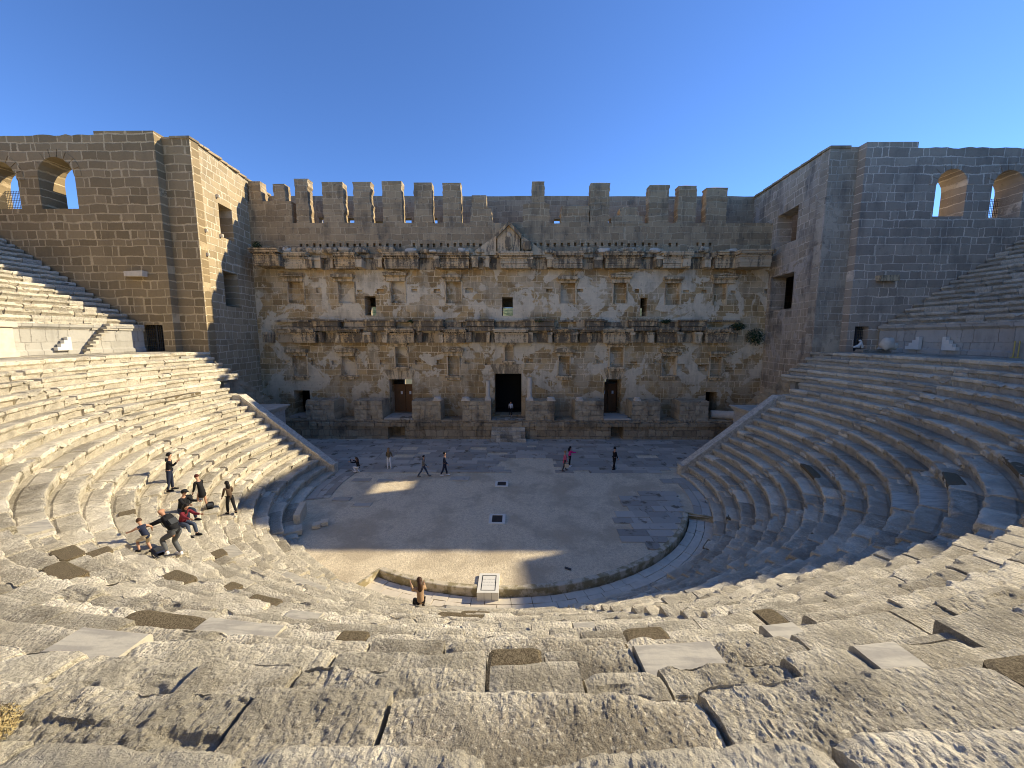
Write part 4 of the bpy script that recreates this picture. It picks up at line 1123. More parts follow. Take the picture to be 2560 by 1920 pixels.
mb.build('outline', mat_plain('black_inlay', (.02, .02, .02), .5), pl)
mb = MB()
for yy in (.22, .02, -.18):
    x = -wx * .55
    while x < wx * .5: l = random.uniform(.04, .12); mb.box(x, x + l, yy, yy + .03, .36, .363); x += l + .03
mb.build('worn_inscription', mat_plain('grey_inlay', (.36, .35, .33), .7), pl)

# drain grates
def grate(u0, v0, u1, v1, lab):
    a = at_z(u0, v1, 0); b = at_z(u1, v0, 0); wx, wy = (b.x - a.x) / 2, (b.y - a.y) / 2
    root = empty('floor_grate', ((a.x + b.x) / 2, (a.y + b.y) / 2, 0)); tag(root, lab, 'grate')
    mb = MB(); e = .17
    mb.box(-wx, wx, -wy, -wy + e, -.05, .035); mb.box(-wx, wx, wy - e, wy, -.05, .035); mb.box(-wx, -wx + e, -wy + e + .003, wy - e - .003, -.05, .034); mb.box(wx - e, wx, -wy + e + .003, wy - e - .003, -.05, .034); mb.build('frame', M_WM, root)
    mb = MB()
    for y in np.arange(-wy + e, wy - e - .02, .07): mb.box(-wx + e, wx - e, y, y + .035, -.03, .02)
    mb.build('bars', M_IRON, root)
    mb = MB(); mb.box(-wx + e, wx - e, -wy + e, wy - e, -.05, .008); mb.build('pit_shade_sheet', M_DARK, root)  # black sheet paints the shade below the bars
grate(1237, 1203, 1271, 1217, 'farther metal floor grate in a white stone frame, in the middle of the orchestra')
grate(1221, 1286, 1264, 1310, 'nearer metal floor grate in a white stone frame, in the middle of the orchestra')

# ------------------------------------------------------------------ parapets and landings
def parapet(side):
    root = empty('parapet', (0, 0, 0)); tag(root, ('sloping white marble parapet at the left end of the lower seats' if side < 0 else 'sloping grey marble parapet at the right end of the lower seats'), 'parapet')
    x0, x1 = 13.35, 20.9; n = 9; mb = MB()
    def zz(x): return .75 + max(0, x - 13.6) * .722
    xs_ = [x0] + list(np.linspace(13.6, x1, n))
    for i in range(len(xs_) - 1):
        a, b = xs_[i] + .006, xs_[i + 1] - .006; za, zb = zz(a), zz(b); ya = row_end(20) + .12 * (a - 13.4) + .03; yb = ya + .12 * (b - a); T = .62
        for (dz0, dz1, e) in ((-4.0, -.16, 0), (-.16, 0, .06)):
            V = []
            for (x, z, yy) in ((a, za, ya), (b, zb, yb)):
                for (dy, dz) in ((-e, dz0), (T + e, dz0), (T + e, dz1), (-e, dz1)): V.append((side * x, yy + dy, max(z + dz, -.3)))
            mb.add(V, np.array([[0,1,2,3],[7,6,5,4],[0,4,5,1],[1,5,6,2],[2,6,7,3],[3,7,4,0]]))
    mb.build('sloping_wall', M_PMAR, root)
    # flat top piece
    mb = MB(); mb.box(*sorted((side * x1, side * (x1 + .9))), row_end(20) + .12 * (x1 - 13.4) - .03, row_end(20) + .12 * (x1 - 13.4) + .71, 3.0, zz(x1) + .0); mb.build('end_block', M_PMAR, root)
t = NT('parapet_marble'); c = t.coord(); v_ = t.noise(t.scale(c, (2, 2, 2)), 2.2, 6, .65, .5)
M_PMAR = t.finish(t.mix(t.ramp(v_, .4, .62), (.64, .58, .46), (.44, .39, .30)), t.noise(c, 12, 4), .01, .7, .6)
parapet(-1); parapet(1)
def landing(side):
    root = empty('side_landing'); tag(root, ('flat-roofed marble entrance block between the left parapet and the stage' if side < 0 else 'flat-roofed marble entrance block between the right parapet and the stage'), 'entrance block')
    xf, xo, ya, yb, zt = 20.0, 26.2, 2.6, 6.7, 4.55
    mb = MB()
    outer = [(ya, -.3), (yb, -.3), (yb, zt - .45), (ya, zt - .45)]; yc = (ya + yb) / 2
    hole = [(yc - 1.1, -.2), (yc + 1.1, -.2)] + [(yc + 1.1 * math.cos(a), 2.4 + 1.1 * math.sin(a)) for a in np.linspace(0, math.pi, 10)]
    wall(mb, outer, [hole], [], 0, .8, lambda s, d, z: (side * (xf + d), s, z))
    mb.box(*sorted((side * (xf + .8), side * xo)), ya, ya + .5, -.3, zt - .45); mb.box(*sorted((side * (xf + .8), side * xo)), yb - .5, yb, -.3, zt - .45)
    mb.build('block_wall', M_LAND, root)
    mb = MB(); 
    for (z0, z1, e) in ((zt - .45, zt - .3, .08), (zt - .3, zt - .12, .2), (zt - .12, zt, .32)): mb.box(*sorted((side * (xf - e), side * xo)), ya - .2, yb + e, z0, z1 - .003, .008)
    mb.build('moulded_roof', M_LROOF, root)
    mb = MB(); a = np.linspace(0, math.pi, 10)
    G = np.array([[(side * (xf - .06), yc + r * math.cos(t_), 2.4 + r * math.sin(t_)) for r in (1.12, 1.45)] for t_ in a]); mb.quadgrid(G)
    mb.build('arch_moulding', M_GREYST, root)
M_LAND = mat_masonry('landing_blocks', 'y', .7, 1.1, (.40, .37, .31), (.52, .49, .43), (.25, .24, .21), .02, stain=.3, lichen=(.22, .20, .17), warp=.3)
M_LROOF = mat_plain('landing_roof_stone', (.48, .43, .34), .8, .35, 1.6)
landing(-1); landing(1)
# door-like end structures of the upper rows, over the landings
def endbox(side):
    root = empty('end_wall'); tag(root, ('stone end wall with dark doorway under the top rows at the left' if side < 0 else 'stone end wall with dark doorway under the top rows at the right'), 'wall')
    mb = MB(); x0, x1 = 23.6, 26.0; yb = 5.1
    mb.box(*sorted((side * x0, side * (x0 + .8))), 3.15, 3.5, 4.4, 7.35, .01); mb.box(*sorted((side * x0, side * (x0 + .8))), 4.5, yb, 4.4, 7.35, .01)
    mb.box(*sorted((side * x0, side * (x0 + 2.4))), 3.15, yb, 7.0, 7.36, .01)
    mb.box(*sorted((side * (x0 + 2.2), side * (x0 + 2.6))), 3.15, yb, 4.4, 9.0, .01)
    mb.build('block_wall', M_DIAZ2, root)
M_DIAZ2 = mat_plain('grey_end_stone', (.33, .32, .28), .85, .4, 1.5)
endbox(-1); endbox(1)
# rough sloping rubble wall from the top rows down to the stage
def rubble(side):
    mb = MB(); L_ = [(5.2, 8.7), (12.0, 3.4)]
    n = 30; m = 14; G = []
    for i in range(n + 1):
        f = i / n; y = 5.4 + f * 8.4; zt = 8.8 - f * 5.4 + (.15 if int(f * 9) % 2 else 0)
        G.append([(side * 25.3, y, 1.0 + (zt - 1.0) * j / m) for j in range(m + 1)] + [(side * 25.75, y, zt), (side * 26.2, y, zt)])
    G = np.array(G); d = fbm(G, 1.7, 4, 13) * .22; G[..., 0] += d * side * -1; G[..., 2] += d * .5
    mb.quadgrid(G); o = mb.build('rubble_wall', M_PIER)
    tag(o, ('broken rubble wall sloping down from the left seats to the stage' if side < 0 else 'broken dark rubble wall sloping down from the right seats to the stage'), 'wall')
rubble(-1); rubble(1)
#PEOPLE_MARK
# ------------------------------------------------------------------ people
JOBS = []
def skin_later(name, pts, edges, rad, mat, parent, sub=1):
    me = bpy.data.meshes.new(name); me.from_pydata([tuple(p) for p in pts], edges, [])
    o = bpy.data.objects.new(name + '_skeleton', me); COL.objects.link(o)
    m = o.modifiers.new('skin', 'SKIN'); m.use_smooth_shade = True; m.branch_smoothing = .6
    for i, r in enumerate(rad): me.skin_vertices[0].data[i].radius = (r, r) if not isinstance(r, tuple) else r
    me.skin_vertices[0].data[0].use_root = True
    m2 = o.modifiers.new('sub', 'SUBSURF'); m2.levels = sub; m2.render_levels = sub
    JOBS.append((o, name, mat, parent))
def flush_skins():
    bpy.context.view_layer.update(); dg = bpy.context.evaluated_depsgraph_get()
    for (o, name, mat, parent) in JOBS:
        me = bpy.data.meshes.new_from_object(o.evaluated_get(dg)); me.name = name
        me.materials.clear(); me.materials.append(mat)
        me.polygons.foreach_set('use_smooth', np.ones(len(me.polygons), bool))
        link(name, me, parent)
    for (o, *_r) in JOBS:
        m_ = o.data; bpy.data.objects.remove(o); bpy.data.meshes.remove(m_)
    JOBS.clear()
def cloth(name, c): return mat_plain(name, c, .85, .25, 30)
C = dict(black=cloth('black_cloth', (.012, .012, .014)), navy=cloth('navy_cloth', (.02, .026, .05)), char=cloth('charcoal_cloth', (.045, .048, .052)), grey=cloth('grey_cloth', (.11, .115, .12)),
         white=cloth('white_cloth', (.75, .74, .72)), olive=cloth('olive_cloth', (.15, .115, .065)), brown=cloth('brown_leather', (.10, .065, .04)), red=cloth('dark_red_cloth', (.17, .02, .03)),
         pink=cloth('pink_cloth', (.50, .10, .18)), hot=cloth('magenta_cloth', (.62, .03, .22)), tan=cloth('tan_cloth', (.42, .27, .15)), denim=cloth('denim', (.05, .065, .10)), beige=cloth('beige_cloth', (.55, .46, .33)), lt=cloth('light_grey_cloth', (.50, .52, .55)))
SKIN = mat_plain('skin', (.50, .28, .18), .6, .08); SKIN2 = mat_plain('tanned_skin', (.42, .22, .13), .6, .08)
HAIRB = mat_plain('black_hair', (.012, .009, .008), .6, .3, 60); HAIRBR = mat_plain('brown_hair', (.07, .035, .018), .6, .3, 60); HAIRR = mat_plain('reddish_hair', (.09, .02, .015), .6, .3, 60); HAIRBL = mat_plain('blond_hair', (.30, .17, .07), .6, .3, 60)
EYE = mat_plain('eye', (.01, .01, .01), .3)
def dirv(flex, abd, side):
    f, a = R(flex), R(abd); return Vector((math.sin(a) * side, math.sin(f) * math.cos(a), -math.cos(f) * math.cos(a)))
def person(label, loc, rz, h=1.74, lean=3, legs=((0, 3, 0), (0, 3, 0)), arms=((5, 8, 10), (5, 8, 10)), headp=0, top=None, bottom=None, shoes=None, hair=None, long=0, coat=0, short=False, sleeveless=False, skin=None, cap=None, foot='low', bald=False, hood=False, sit=None, roll=0):
    k = h / 1.75; skin = skin or SKIN
    root = empty('person', loc, R(rz)); tag(root, label, 'person')
    pel = Vector((0, 0, 0)); up = Vector((0, math.sin(R(lean)), math.cos(R(lean))))
    waist = pel + up * .16 * k; chest = pel + up * .38 * k; neckb = pel + up * .52 * k
    hd = Vector((0, math.sin(R(lean * .5 + headp)), math.cos(R(lean * .5 + headp))))
    neck = neckb + hd * .06 * k; hl = neck + hd * .07 * k; hc = neck + hd * .15 * k; ht = neck + hd * .215 * k
    fw = Vector((0, hd.z, -hd.y))
    P = [pel, waist, chest, neckb, neck, hl + fw * .015 * k, hc, ht]; Rr = [.115, .11, .125, .075, .052, .066, .088, .055]; E = [(0, 1), (1, 2), (2, 3), (3, 4), (4, 5), (5, 6), (6, 7)]
    def add(p, r, prev): P.append(p); Rr.append(r); E.append((prev, len(P) - 1)); return len(P) - 1
    LG = []; feet = []
    for si, (hf, ha, kn) in zip((-1, 1), legs):
        hip = pel + Vector((.085 * si * k, 0, -.04 * k)); d1 = dirv(hf, ha, si); d2 = dirv(hf - kn, ha * .5, si)
        kne = hip + d1 * .43 * k; ank = kne + d2 * .40 * k
        fd = Vector((.12 * si, 1, 0)).normalized(); toe = ank + fd * .15 * k + Vector((0, 0, -.055 * k)); heel = ank + Vector((0, 0, -.055 * k)) - fd * .05 * k
        i = add(hip, .088, 0); i = add(hip + d1 * .2 * k, .078, i); i = add(kne, .055, i); i = add(kne + d2 * .12 * k, .054, i); i = add(ank, .036, i); add(ank + fd * .12 * k + Vector((0, 0, -.05 * k)), .03, i)
        LG.append((hip, kne, ank)); feet.append((heel, toe, ank, fd))
    AG = []
    for si, (sf, sa, el) in zip((-1, 1), arms):
        sh = chest + up * .09 * k + Vector((.165 * si * k, 0, 0)); d1 = dirv(sf + lean * .5, sa, si); d2 = dirv(sf + lean * .5 + el, sa * .4, si)
        elb = sh + d1 * .28 * k; wr = elb + d2 * .25 * k
        i = add(chest + up * .09 * k + Vector((.09 * si * k, 0, 0)), .075, 2); i = add(sh, .055, i); i = add(elb, .04, i); i = add(wr, .027, i)
        lat = Vector((si, 0, 0)) - d2 * d2.x * si; lat.normalize(); nn = d2.cross(lat).normalized()
        palm = wr + d2 * .06 * k; i = add(palm, .030, i)
        for q, L_ in enumerate((.062, .075, .07, .055)):
            b_ = palm + d2 * .03 * k + nn * (q - 1.5) * .020 * k; m_ = b_ + d2 * L_ * .55 * k; e_ = m_ + (d2 * .8 + lat * -.5).normalized() * L_ * .5 * k
            j = add(b_, .010, i); j = add(m_, .009, j); add(e_, .007, j)
        j = add(wr + d2 * .03 * k + nn * -.035 * k, .012, i - 0); add(wr + d2 * .075 * k + nn * -.05 * k, .010, j)
        AG.append((sh, elb, wr))
    # nose and ears
    add(hc - hd * .02 * k + fw * .105 * k, .014, 6)
    for si in (-1, 1): add(hc + Vector((.098 * si * k, 0, 0)) - hd * .01, .018, 6)
    low = min(f[0].z for f in feet)
    off = Vector((0, 0, 0))
    if foot == 'low': off = Vector((0, 0, -low + .012))
    else: off = Vector((0, 0, .10 * k))         # seated: pelvis rests on the seat
    Rr = [r * k for r in Rr]
    skin_later('body', [p + off for p in P], E, Rr, skin, root)
    # jacket or shirt
    if top:
        T = [pel - up * .13 * k, waist, chest, neckb + up * .01]; rr = [.158, .150, .155, .085]; ee = [(0, 1), (1, 2), (2, 3)]
        if coat:
            mid = (LG[0][0] + LG[1][0]) / 2; dd = ((LG[0][1] + LG[1][1]) / 2 - mid).normalized()
            T = [mid + dd * coat * k] + T; rr = [.22, .17, .15, .155, .085]; ee = [(0, 1), (1, 2), (2, 3), (3, 4)]
        c_ = len(T) - 2
        for si, (sh, elb, wr) in zip((-1, 1), AG):
            n0 = len(T); T.append(chest + up * .09 * k + Vector((.09 * si * k, 0, 0))); rr.append(.09); ee.append((c_, n0)); T.append(sh); rr.append(.072); ee.append((n0, n0 + 1))
            if not sleeveless:
                T.append(elb); rr.append(.058); ee.append((n0 + 1, n0 + 2)); T.append(wr - (wr - elb) * .06); rr.append(.045); ee.append((n0 + 2, n0 + 3))
        skin_later('jacket' if not sleeveless else 'vest', [p + off for p in T], ee, [r * k for r in rr], C[top], root)
        if hood:
            mb = MB(); rock(mb, tuple(neckb + off - Vector((0, .07 * k, -.01))), .11 * k, .07 * k, .07 * k, 5, 10); mb.build('hood', C[top], root, True)
    if bottom:
        T = [pel + up * .15 * k]; rr = [.130]; ee = []
        for si, (hip, kne, ank) in zip((-1, 1), LG):
            n0 = len(T); T += [hip, hip.lerp(kne, .5), kne]; rr += [.10, .092, .072]; ee += [(0, n0), (n0, n0 + 1), (n0 + 1, n0 + 2)]
            if not short: T += [kne.lerp(ank, .5), ank.lerp(kne, .04)]; rr += [.068, .056]; ee += [(n0 + 2, n0 + 3), (n0 + 3, n0 + 4)]
        skin_later('shorts' if short else 'trousers', [p + off for p in T], ee, [r * k for r in rr], C[bottom], root)
    for (heel, toe, ank, fd) in feet:
        side_ = Vector((fd.y, -fd.x, 0)); mb = MB(); G = []
        for f, w_, hh in ((-.03, .030, .06), (.0, .040, .095), (.08, .042, .085), (.16, .050, .055), (.215, .046, .045), (.24, .028, .03)):
            c_ = heel + off + fd * (f * k + .03 * k) - Vector((0, 0, .012))
            G.append([c_ + side_ * w_ * k * a + Vector((0, 0, hh * k * b)) for a, b in ((-1, 0), (-1, .55), (-.6, 1), (.6, 1), (1, .55), (1, 0), (-1, 0))])
        V = np.array([[tuple(p) for p in r_] for r_ in G]); mb.quadgrid(V); n_ = len(V) * 7
        mb.F.append(np.array([[0, 1, 2, 3, 4, 5]])); mb.F.append(np.array([[n_ - 7, n_ - 6, n_ - 5, n_ - 4, n_ - 3, n_ - 2]][::1]))
        mb.build('shoe', C[shoes or 'black'], root, True)
    # hair
    if hair and not bald:
        mb = MB(); th = np.linspace(0, 2 * math.pi, 19); ph = np.linspace(-.35, math.pi / 2, 10)
        rx, ry, rz_ = .098 * k, .112 * k, .118 * k; G = []
        X_ = Vector((1, 0, 0))
        for t_ in th:
            row = []
            for p_ in ph:
                lowf = 1 if math.sin(t_) < .35 else 0
                pp = p_ if lowf else max(p_, .45)
                v = hc + off + hd * .012 * k + X_ * rx * math.cos(t_) * math.cos(pp) + fw * ry * (math.sin(t_) * math.cos(pp) - .08) + hd * rz_ * math.sin(pp)
                row.append(tuple(v))
            G.append(row)
        G = np.array(G); G += fbm(G, 22, 3, 9)[..., None] * .010 * (G - np.array(hc + off)) / .1; G[-1] = G[0]
        mb.quadgrid(G)
        if long:
            b0 = hc + off - fw * .05 * k; pts = [b0, b0 - Vector((0, .06 * k, .12 * k)), b0 - Vector((0, .085 * k - .10 * up.y, .12 * k + long * .45)), b0 - Vector((0, .07 * k - long * up.y, long + .10 * k))]
            mb.tube(pts, [.08 * k, .095 * k, .09 * k, .04 * k], 10)
        mb.build('hair', hair, root, True)
    for si in (-1, 1):
        e_ = hc + off - hd * .0 + fw * .083 * k + Vector((.034 * si * k, 0, 0)); mb = MB(); mb.lathe([(0, -.010 * k), (.012 * k, 0), (0, .010 * k)], tuple(e_), 8); mb.build('eye', EYE, root, True)
    e_ = hl + off + fw * .070 * k; mb = MB(); mb.box(e_.x - .022 * k, e_.x + .022 * k, e_.y - .006, e_.y + .008, e_.z - .004, e_.z + .004); mb.build('mouth', C['red'], root)
    if cap:
        mb = MB(); c_ = hc + off + hd * .03 * k; mb.lathe([(.108 * k, 0), (.108 * k, .04 * k), (.085 * k, .085 * k), (.03 * k, .105 * k), (0, .107 * k)], tuple(c_), 16)
        V = [c_ + Vector((.09 * k * math.cos(a), .06 * k + .15 * k * math.sin(a), .005)) for a in np.linspace(0, math.pi, 9)]
        mb.add([tuple(v) for v in V] + [tuple(v + Vector((0, 0, .012))) for v in V], [list(range(9)), list(range(9, 18))[::-1]] + [[i, i + 9, (i + 1) % 9 + 9, (i + 1) % 9] for i in range(9)])
        mb.build('cap', C[cap], root)
    root['_hand'] = 0; del root['_hand']
    Mx = Matrix.Translation(Vector(loc)) @ Matrix.Rotation(R(rz), 4, 'Z')
    return root, [Mx @ (a[2] + off) for a in AG], Mx @ (chest + off), Mx @ (hc + off)

def spot(u, v):
    p = march(u, v); r = math.hypot(p.x, p.y); z = surf_z(r)
    k = (R0 - r) / TR; f = math.ceil(k) - k      # keep clear of the front edge
    return (p.x, p.y, z + .01)
def onfloor(u, v, z=0.02): p = at_z(u, v, z); return (p.x, p.y, z)
walk = ((24, 2, 4), (-18, 2, 14)); walk2 = ((16, 2, 2), (-12, 2, 10))
# on the left seats
q = spot(428, 1226); PP = {}
PP['puffer'] = person('man in black padded jacket and navy trousers standing highest on the left seats', q, -60, 1.78, 4, ((4, 4, 4), (-4, 4, 4)), ((-35, 30, 20), (40, 20, 95)), 5, 'black', 'navy', 'black', HAIRB, hood=True)
q = spot(508, 1270)
PP['coat'] = person('red-haired woman in long black coat with bare calves climbing the left seats', q, 75, 1.66, 18, ((22, 3, 18), (-6, 3, 6)), ((0, 6, 12), (15, 8, 20)), 12, 'black', None, 'white', HAIRR, coat=.36)
q = spot(578, 1283)
PP['girl'] = person('long-haired girl in brown jacket and wide black trousers on the left seats nearest the shadow', q, 60, 1.60, 16, ((14, 3, 22), (-16, 3, 10)), ((5, 8, 20), (10, 10, 45)), 10, 'brown', 'black', 'black', HAIRB, long=.30)
q = spot(447, 1283)
PP['cap'] = person('seated person in black cap and dark jacket half hidden behind the woman in red', (q[0] - .1, q[1] + .25, q[2]), -95, 1.74, 16, ((82, 8, 80), (84, 8, 80)), ((40, 8, 40), (42, 8, 40)), 8, 'black', 'navy', 'black', HAIRB, cap='black', foot='seat')
q = spot(456, 1310)
PP['red'] = person('dark-haired woman in dark red jacket and jeans sitting on the left seats', q, -100, 1.66, 22, ((80, 6, 72), (86, 6, 78)), ((48, 8, 30), (50, 8, 25)), 12, 'red', 'denim', 'black', HAIRB, long=.22, foot='seat')
q = spot(447, 1392)
PP['hood'] = person('shaven-headed man in black hoodie and grey trousers leaning down towards the boy', q, 82, 1.80, 40, ((62, 4, 84), (34, 4, 60)), ((46, 10, 8), (-8, 12, 20)), 10, 'black', 'grey', 'white', None, bald=True, hood=True, skin=SKIN2)
q = spot(372, 1386)
PP['boy'] = person('small boy in navy vest and beige shorts crouching on the left seats', q, 70, 1.22, 38, ((70, 8, 95), (40, 6, 70)), ((40, 12, 12), (0, 45, 25)), 8, 'navy', 'beige', 'black', HAIRBR, short=True, sleeveless=True)
# on the paving
PP['crouch'] = person('woman in black top and white trousers crouching to take a photo on the paving', onfloor(897, 1181), 78, 1.66, 14, ((98, 6, 138), (70, 6, 128)), ((72, 4, 22), (74, 4, 22)), 4, 'black', 'white', 'white', HAIRBR, long=.22)
PP['blond'] = person('fair-haired woman in olive jacket and white trousers standing with her back turned', onfloor(973, 1171), 4, 1.68, 2, ((0, 4, 0), (2, 5, 2)), ((8, 10, 40), (8, 10, 40)), 4, 'olive', 'white', 'white', HAIRBL, long=.24)
PP['grey'] = person('man in grey hooded jacket and jeans striding right across the gravel', onfloor(1059, 1191), -88, 1.70, 5, ((28, 2, 4), (-24, 2, 14)), ((-10, 8, 20), (22, 8, 22)), 0, 'grey', 'denim', 'grey', HAIRB, hood=True)
PP['dark'] = person('tall man in dark navy top with white shoulders walking right beside the paving edge', onfloor(1112, 1189), -84, 1.84, 2, ((12, 2, 2), (-14, 2, 14)), ((-4, 8, 20), (14, 8, 20)), 0, 'navy', 'navy', 'white', HAIRB)
PP['pink'] = person('woman in pink coat carrying a beige bag, walking right on the paving', onfloor(1411, 1177), -80, 1.62, 4, ((14, 2, 4), (-10, 2, 10)), ((14, 8, 60), (4, 10, 10)), 4, 'pink', 'char', 'black', HAIRBL, coat=.2)
PP['hot'] = person('black-haired woman in magenta sleeves and black vest pointing right beside the pink coat', onfloor(1424, 1166), -75, 1.66, 3, ((6, 2, 4), (-6, 2, 8)), ((20, 8, 70), (60, 8, 30)), 2, 'hot', 'black', 'white', HAIRB, long=.25)
PP['black'] = person('man all in black standing alone on the right part of the paving', onfloor(1535, 1173), -70, 1.80, 2, ((8, 2, 2), (-8, 2, 10)), ((6, 8, 20), (8, 8, 20)), 0, 'black', 'black', 'black', HAIRB)
pd = at_z(1277, 1040, 2.02); PP['door'] = person('person in white top and black trousers walking into the dark central doorway', (pd.x, pd.y, 2.02), 0, 1.68, 3, walk2, ((10, 10, 20), (0, 10, 12)), 2, 'lt', 'black', 'white', HAIRB)
q = spot(1051, 1514); q = (q[0], q[1], q[2])
PP['tan'] = person('long-haired woman in tan coat sitting low by the curb', (q[0], q[1] + .05, q[2] + .02), 25, 1.66, 10, ((78, 8, 80), (84, 8, 84)), ((50, 10, 55), (35, 10, 60)), 6, 'tan', 'black', 'black', HAIRBR, long=.32, foot='seat')
flush_skins()

def backpack(lab, loc, rz, tilt, w_=.30, d_=.17, h_=.42, col='black'):
    root = empty('backpack', loc); root.rotation_euler = (R(tilt), 0, R(rz)); tag(root, lab, 'bag')
    th = np.linspace(0, 2 * math.pi, 17); G = []
    for z, f in ((0, .6), (.03, .9), (.12, 1), (.25, 1), (.36, .93), (.41, .75), (h_, .35)):
        G.append([(math.copysign(abs(math.cos(t_)) ** .55, math.cos(t_)) * w_ / 2 * f, math.copysign(abs(math.sin(t_)) ** .55, math.sin(t_)) * d_ / 2 * f, z) for t_ in th])
    G = np.array(G); G += fbm(G, 9, 3, 4)[..., None] * .02; G[:, -1] = G[:, 0]; mb = MB(); mb.quadgrid(G.transpose(1, 0, 2)); mb.build('bag_body', C[col], root, True)
    mb = MB(); mb.box(-w_ * .36, w_ * .36, -d_ / 2 - .05, -d_ / 2 + .01, .05, .22, .006); mb.build('front_pocket', C['char'], root)
    for sx in (-1, 1):
        mb = MB(); mb.tube([(sx * .09, d_ / 2 - .01, .38), (sx * .10, d_ / 2 + .07, .30), (sx * .10, d_ / 2 + .06, .14), (sx * .09, d_ / 2 - .01, .06)], .014, 6); mb.build('strap', C['char'], root)
ch = PP['hood'][2]; fwd = Vector((-math.sin(R(82)), math.cos(R(82)), 0))
bp = ch - fwd * .12 - Vector((0, 0, .17)); backpack('black backpack worn by the shaven-headed man', tuple(bp - fwd * .06), 82, -38, .32, .18)
q = spot(526, 1272); backpack('black backpack lying on the left seats right of the woman in the long coat', (q[0], q[1], q[2] + .03), 40, -70)
q = spot(390, 1394); backpack('black backpack lying beside the crouching boy', (q[0] + .1, q[1] + .05, q[2] + .09), 60, -84, .24, .15, .32, col='navy')
q = spot(466, 1262); backpack('small black bag behind the seated woman in red', (q[0], q[1] + .1, q[2]), 20, -8, .28, .2, .36)
def phone(lab, p, rz):
    mb = MB(); mb.box(-.04, .04, -.006, .006, -.08, .08); o = mb.build('phone', C['black']); o.location = p; o.rotation_euler = (0, 0, R(rz)); tag(o, lab, 'phone')
phone('dark phone held up by the crouching woman', tuple((PP['crouch'][1][0] + PP['crouch'][1][1]) / 2 + Vector((-.08, .02, .05))), 78)
hb = PP['pink'][1][1]; root = empty('handbag', tuple(hb + Vector((-.02, -.12, -.42)))); tag(root, 'beige handbag hanging from the arm of the woman in pink', 'bag')
mb = MB(); mb.box(-.17, .17, -.05, .05, 0, .26, .01, taper=.015); mb.build('bag_body', C['beige'], root)
mb = MB(); mb.tube([(-.1, 0, .25), (-.07, 0, .40), (.07, 0, .40), (.1, 0, .25)], .01, 6); mb.build('handle', C['beige'], root)

# ------------------------------------------------------------------ stones and steps on the walkway
def diaz_pt(u, v, z=Z0): p = at_z(u, v, z); return p
def wallhit(u, v):
    d = ray(u, v); t_ = 5
    while t_ < 70:
        p = CAM + d * t_
        if math.hypot(p.x, p.y) > RU - .14: return p
        t_ += .02
def stepped(u0, u1, flip, lab, side):
    a = wallhit(u0, 866); b = wallhit(u1, 866); th0, th1 = sorted((math.atan2(a.y, a.x) % (2 * math.pi), math.atan2(b.y, b.x) % (2 * math.pi)))
    if th1 - th0 > 3: th0, th1 = th1 - 2 * math.pi, th0
    n = 4; mb = MB(); H = .95; r1 = RU - .1
    for i in range(n):
        f = (i + 1) / n if flip else (n - i) / n
        ta, tb = th0 + (th1 - th0) * i / n, th0 + (th1 - th0) * (i + 1) / n; r0 = r1 - .28
        V = [(r * math.cos(t_), r * math.sin(t_)) for r, t_ in ((r0, ta), (r1, ta), (r1, tb), (r0, tb))]
        mb.add([(x, y, Z0 + .3) for x, y in V] + [(x, y, Z0 + .3 + H * f) for x, y in V], np.array([[0,3,2,1],[4,5,6,7],[0,1,5,4],[1,2,6,5],[2,3,7,6],[3,0,4,7]]))
    o = mb.build('marble_steps', M_WM); tag(o, lab, 'steps')
stepped(134, 172, False, 'white stepped marble piece against the left walkway wall', -1)
stepped(2270, 2303, False, 'white stepped marble piece against the right walkway wall, nearer the dark gate', 1)
stepped(2362, 2399, True, 'white stepped marble piece against the right walkway wall, farther from the dark gate', 1)
# narrow stair built against the left wall
mb = MB(); a = wallhit(205, 872); b = wallhit(272, 872)
t0, t1 = math.atan2(a.y, a.x) % (2 * math.pi), math.atan2(b.y, b.x) % (2 * math.pi); n = 8
for i in range(n):
    ta = t0 + (t1 - t0) * i / n; tb = t0 + (t1 - t0) * (i + 1) / n; z1 = Z0 + .1 + (ZU - Z0) * (i + 1) / n * .96; V = [(r * math.cos(t_), r * math.sin(t_)) for r, t_ in ((RU - .75, ta), (RU - .1, ta), (RU - .1, tb), (RU - .75, tb))]
    V += []; mb.add([(x, y, z1 - .16) for x, y in V] + [(x, y, z1) for x, y in V], np.array([[0,3,2,1],[4,5,6,7],[0,1,5,4],[1,2,6,5],[2,3,7,6],[3,0,4,7]]))
o = mb.build('stone_stair', M_SEAT); tag(o, 'narrow stone stair of jutting treads on the left walkway wall', 'stair')
# stone block shaped like a lying animal, boulder, slab, posts on the right walkway
def on_arc(u, v, r):
    d = ray(u, v); t_ = 5
    while t_ < 60:
        p = CAM + d * t_
        if math.hypot(p.x, p.y) > r: return p
        t_ += .02
p = on_arc(2190, 888, 28.6); mb = MB()
mb.box(-1.3, 1.3, -.35, .35, 0, .16, .02); mb.box(-1.2, 1.2, -.28, .28, .16, .30, .03); o = mb.build('stone_slab', M_SEATR); o.location = (p.x - .3, p.y, Z0); o.rotation_euler = (0, 0, R(10)); tag(o, 'long pale moulded slab lying on the right walkway under the two carved stones', 'slab')
sp_ = o
mb = MB(); rock(mb, (0, 0, .45), .42, .3, .45, 61, 16); rock(mb, (.35, 0, .25), .25, .25, .28, 62, 12); o = mb.build('boulder', M_GREYST, None, True); pb_ = on_arc(2216, 880, 28.7); o.location = (pb_.x, pb_.y, Z0 + .28); o.scale = (1.15, 1, 1); tag(o, 'rounded pale boulder standing on the slab of the right walkway', 'boulder')
